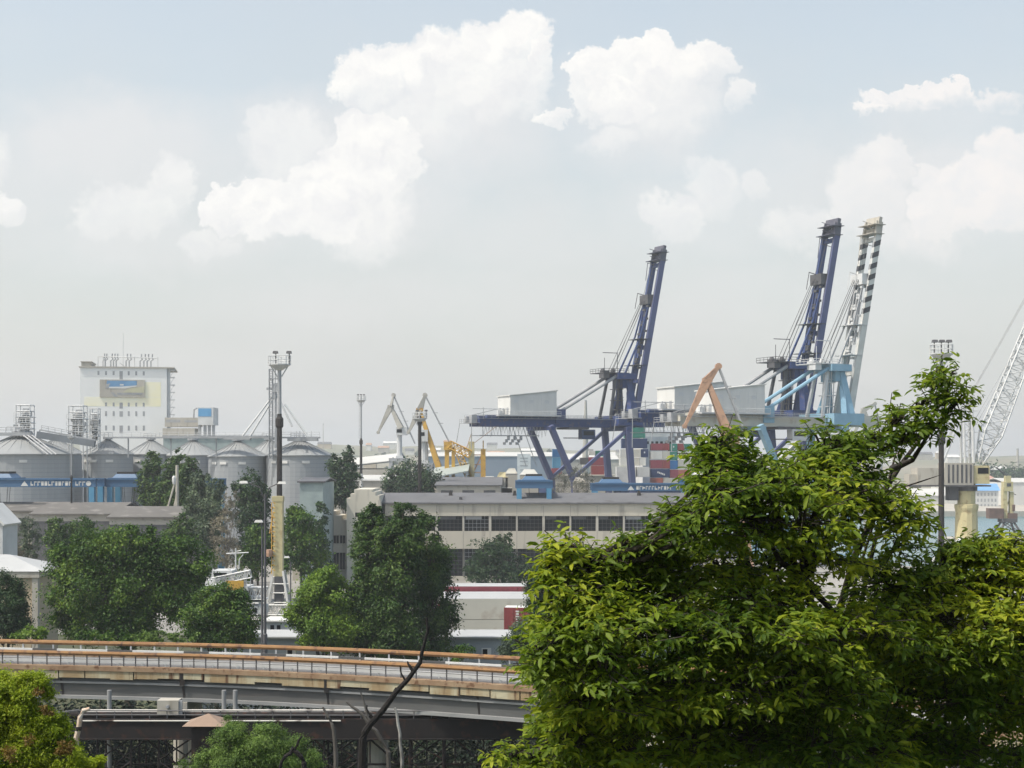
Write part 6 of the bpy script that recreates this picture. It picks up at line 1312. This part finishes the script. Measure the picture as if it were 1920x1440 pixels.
bl1 = [(1352,832,38,34,12.4),(1338,885,40,38,12.2),(1375,880,66,46,12.6),(1440,905,60,40,12.4),(1352,928,48,38,11.8),
 (1500,870,46,34,13),(1555,835,52,36,13),(1600,870,50,38,13.2),(1540,905,66,46,12.6),(1640,825,34,24,13.4),(1690,785,30,22,13.4),(1728,760,32,20,13.4),(1775,715,36,26,13.4),(1790,760,30,26,13.5),(1750,800,30,18,13.4),(1700,820,24,16,13.4),
 (1268,975,30,28,12),(1240,1005,24,20,12),(1330,985,62,46,11.8),(1420,970,70,52,12.2),(1510,965,66,48,12.2),(1600,940,66,48,12.8),(1680,960,60,42,13),(1540,1030,80,44,12.2),(1690,1020,30,20,13),
 (1065,1030,32,30,11.6),(1040,1065,36,34,11.4),(1100,1060,46,36,11.6),(1150,1050,44,30,11.8),(1200,1060,50,34,12),(1260,1060,54,40,12),(1222,1032,38,22,11.9),(1180,1022,26,16,11.9),(1340,1060,60,40,12),
 (1050,1115,40,40,11.2),(1110,1115,52,40,11.2),(1180,1110,54,44,11.6),(1260,1130,60,44,11.6),(1440,1065,60,40,12.2),(1390,1120,50,34,11.4),(1470,1120,60,40,11.6),(1660,1090,60,44,12.4),
 (1060,1180,44,40,11),(1120,1175,56,44,11),(1200,1180,60,50,11),(1290,1200,60,46,11.2),(1380,1180,66,44,11),(1470,1190,66,44,11),(1560,1200,60,44,11.2),(1640,1180,60,44,11.6),
 (1020,1235,34,34,10.8),(1070,1245,44,36,10.8),(1140,1245,56,42,10.6),(1040,1280,30,22,10.8),(1100,1310,56,44,10.4),(1180,1310,66,50,10.4),(1280,1290,66,50,10.6),(1390,1280,66,50,10.6),(1490,1290,66,50,10.6),(1590,1290,66,50,10.8),
 (1090,1380,46,44,10),(1060,1330,30,30,10.4),(1180,1400,70,50,10),(1300,1390,70,50,10.2),(1420,1390,70,50,10.2),(1540,1390,70,50,10.2),(965,1420,34,20,9.6),(1010,1432,40,20,9.6),(1640,1400,60,50,10.4)]
bg1 = [(.8,[(1480,1330,12),(1440,1180,12.3),(1395,1050,12.4),(1370,940,12.5),(1345,850,12.5)]),
 (.42,[(1540,1300,12.2),(1570,1160,12.6),(1600,1050,13),(1655,925,13.2),(1690,870,13.3),(1735,810,13.4),(1775,735,13.4)]),
 (.28,[(1580,1280,12.2),(1660,930,13.2),(1672,880,13.2),(1685,830,13.3)]),(.14,[(1655,925,13.2),(1720,905,13.3),(1765,890,13.3)]),
 (.34,[(1440,1330,11.6),(1330,1250,11.6),(1250,1180,11.6),(1170,1110,11.6),(1090,1060,11.6)]),
 (.55,[(1420,1360,11.2),(1290,1310,11),(1200,1285,10.8),(1090,1270,10.8)]),(.5,[(1500,1320,11.8),(1480,1180,11.8),(1500,1080,12),(1545,940,12.8),(1560,850,13)]),
 (.4,[(1400,1400,10.6),(1250,1400,10.3),(1100,1420,10),(980,1425,9.7)])]
fk = P(1500,1430,14.8)
front_tree('ash_tree','large leafy foreground tree filling the lower right, yellow-green on top', (fk.x+.15,15.0,hill_z(15.0)), fk, bl1, bg1, 11500, 8, LF_front, 21)
bl2 = [(1770,1050,40,26,13),(1830,1030,44,26,13),(1890,1030,44,28,13),(1935,1040,40,36,13),(1725,1090,46,34,12.6),(1790,1095,60,40,12.6),(1860,1090,60,44,12.6),(1930,1110,60,50,12.6),(1700,1150,50,36,12.2),(1770,1160,56,40,12.2),(1850,1170,60,44,12.2),(1930,1190,60,50,12.2),
 (1720,1220,54,40,12),(1800,1235,50,36,12),(1880,1250,56,36,12.2),(1690,1300,56,44,11.8),(1770,1310,56,40,11.6),(1860,1330,60,36,11.6),(1940,1310,50,50,11.8),(1700,1390,60,44,11.2),(1790,1410,50,30,11),(1900,1420,50,26,11)]
bg2 = [(.8,[(1790,1330,12.2),(1760,1220,12.4),(1770,1120,12.8),(1790,1060,13)]),(.7,[(1840,1320,12.2),(1860,1200,12.4),(1850,1090,12.8)]),(.6,[(1880,1340,12.2),(1920,1220,12.4),(1930,1120,12.8)]),(.5,[(1760,1350,12),(1710,1260,12),(1700,1170,12.2)])]
fk = P(1815,1435,15.2)
front_tree('ash_tree','second foreground tree at the right edge, lower yellow-green crown', (fk.x+.1,15.4,hill_z(15.4)), fk, bl2, bg2, 4600, 8, LF_front, 22, .12)
# yellow-green feathery shrub bottom left
T('acacia_shrub','bright yellow-green feathery shrub in the bottom left corner',(20,24),[(20,1290,50,32),(65,1290,30,30),(30,1350,60,40),(70,1400,60,36),(10,1420,60,44),(120,1425,60,30),(165,1432,40,14),(50,1330,40,24),(90,1365,40,26),(-30,1330,60,70)],46000,.055,LF_yel,group=None,trunk_r=.06,spread=.2,asp=.42,shell=.35)
_ac = [o for o in C.objects if o.name.startswith('acacia_shrub')][0]
_p, _o, _l = crown_points([pblob(*q) for q in ((88,1330,23.4,10,20),(52,1385,23.2,14,18),(72,1300,23.4,8,12),(15,1415,23,24,14),(120,1405,23.2,18,12))], 34, 1300, .3, .2)
leaf_mesh('seed_pods', _p, _o+rng.normal(size=_p.shape)*.8, rng.normal(size=_p.shape)+np.array([0,0,-.8]), .05, .02, leafmat('dry_pod',(.10,.06,.012),(.17,.11,.02),(.24,.18,.03),.2,1), _ac)
T('feathery_bush','soft green feathery bush at the bottom left of centre',(480,62),[(440,1370,30,24),(425,1395,44,30),(490,1390,44,34),(470,1420,80,34),(540,1415,44,30),(400,1430,50,26),(570,1428,34,20),(448,1355,14,14)],30000,.095,LF_bush,group=None,trunk_r=.12,spread=.18,asp=.4)
# dead snag and broken stems
def snag(name, label, px, Y, paths, m):
    t = thing(name, label, 'dead tree', (PX(px,Y),Y,hill_z(Y)), 0)
    for i, (r0, r1, q) in enumerate(paths):
        b = MB(); pp = [P(a,c,Y) if not (isinstance(c,str)) else Vector((PX(a,Y),Y,hill_z(Y)-.4)) for a, c in q]; pp = [v for a_, c_ in zip(pp, pp[1:]) for v in (a_, a_.lerp(c_,.5)+Vector((rnd.uniform(-1,1),0,rnd.uniform(-1,1)))*r0*.45)]+[pp[-1]]; n_ = len(pp)
        b.tube(pp,[r0+(r1-r0)*k/(n_-1) for k in range(n_)],8); b.build('trunk' if i == 0 else 'branch', m, t)
    return t
MAT_gbark_shade = mat('weathered_dead_wood', (.12,.11,.10), (.04,.037,.033), 2.5, .95, stretch=(1,1,.4))  # darker grey bark: shade on the dead stems put into the colour
snag('dead_tree','leaning blackened dead trunk crossing in front of the overpass',668,40,[(.115,.025,[(672,'g'),(680,1385),(694,1358),(742,1298),(788,1242),(796,1206),(800,1158)]),(.05,.02,[(775,1258),(768,1248),(764,1240)]),(.03,.012,[(760,1276),(752,1262),(750,1248)]),(.03,.01,[(797,1200),(803,1188),(806,1172)]),(.025,.01,[(735,1302),(742,1290),(752,1288)]),(.04,.015,[(700,1350),(690,1335),(688,1322)])],MAT_dbark)
snag('dead_tree','thin dead fork with two pale twigs left of the leaning trunk',700,42,[(.07,.03,[(740,'g'),(728,1410),(705,1370),(690,1355),(668,1330),(650,1316)]),(.035,.02,[(694,1354),(686,1330),(676,1298)])],MAT_gbark_shade)
snag('dead_tree','broken pale stem between the bush and the forked one',630,44,[(.08,.03,[(632,'g'),(630,1420),(626,1370),(616,1345),(605,1326)])],MAT_gbark_shade)
snag('dead_tree','thin white barked stem right of the leaning trunk',750,46,[(.055,.035,[(752,'g'),(754,1420),(750,1375),(745,1345),(740,1327)])],mat('white_bark',(.45,.44,.41),(.07,.065,.06),1.4,.9))
snag('dead_tree','crooked black dead branch over the feathery bush',565,50,[(.09,.05,[(578,'g'),(570,1430),(556,1410),(550,1402),(535,1418),(525,1440)]),(.05,.03,[(553,1404),(560,1388),(566,1380)])],MAT_dbark)
# ---------------------------------------------------------------- air
b = MB(); b.bb(-3400,3400,-40,4400,-8.4,104)
m = bpy.data.materials.new('haze_air'); m.use_nodes = True; t_ = m.node_tree; t_.nodes.clear()
pv = t_.nodes.new('ShaderNodeVolumePrincipled'); pv.inputs['Color'].default_value = (.86,.90,.93,1); pv.inputs['Density'].default_value = .00021; pv.inputs['Anisotropy'].default_value = .2
ou = t_.nodes.new('ShaderNodeOutputMaterial'); t_.links.new(pv.outputs[0], ou.inputs['Volume'])
tag(b.build('haze', m), 'pale summer haze over the harbour', 'haze', None, 'stuff')
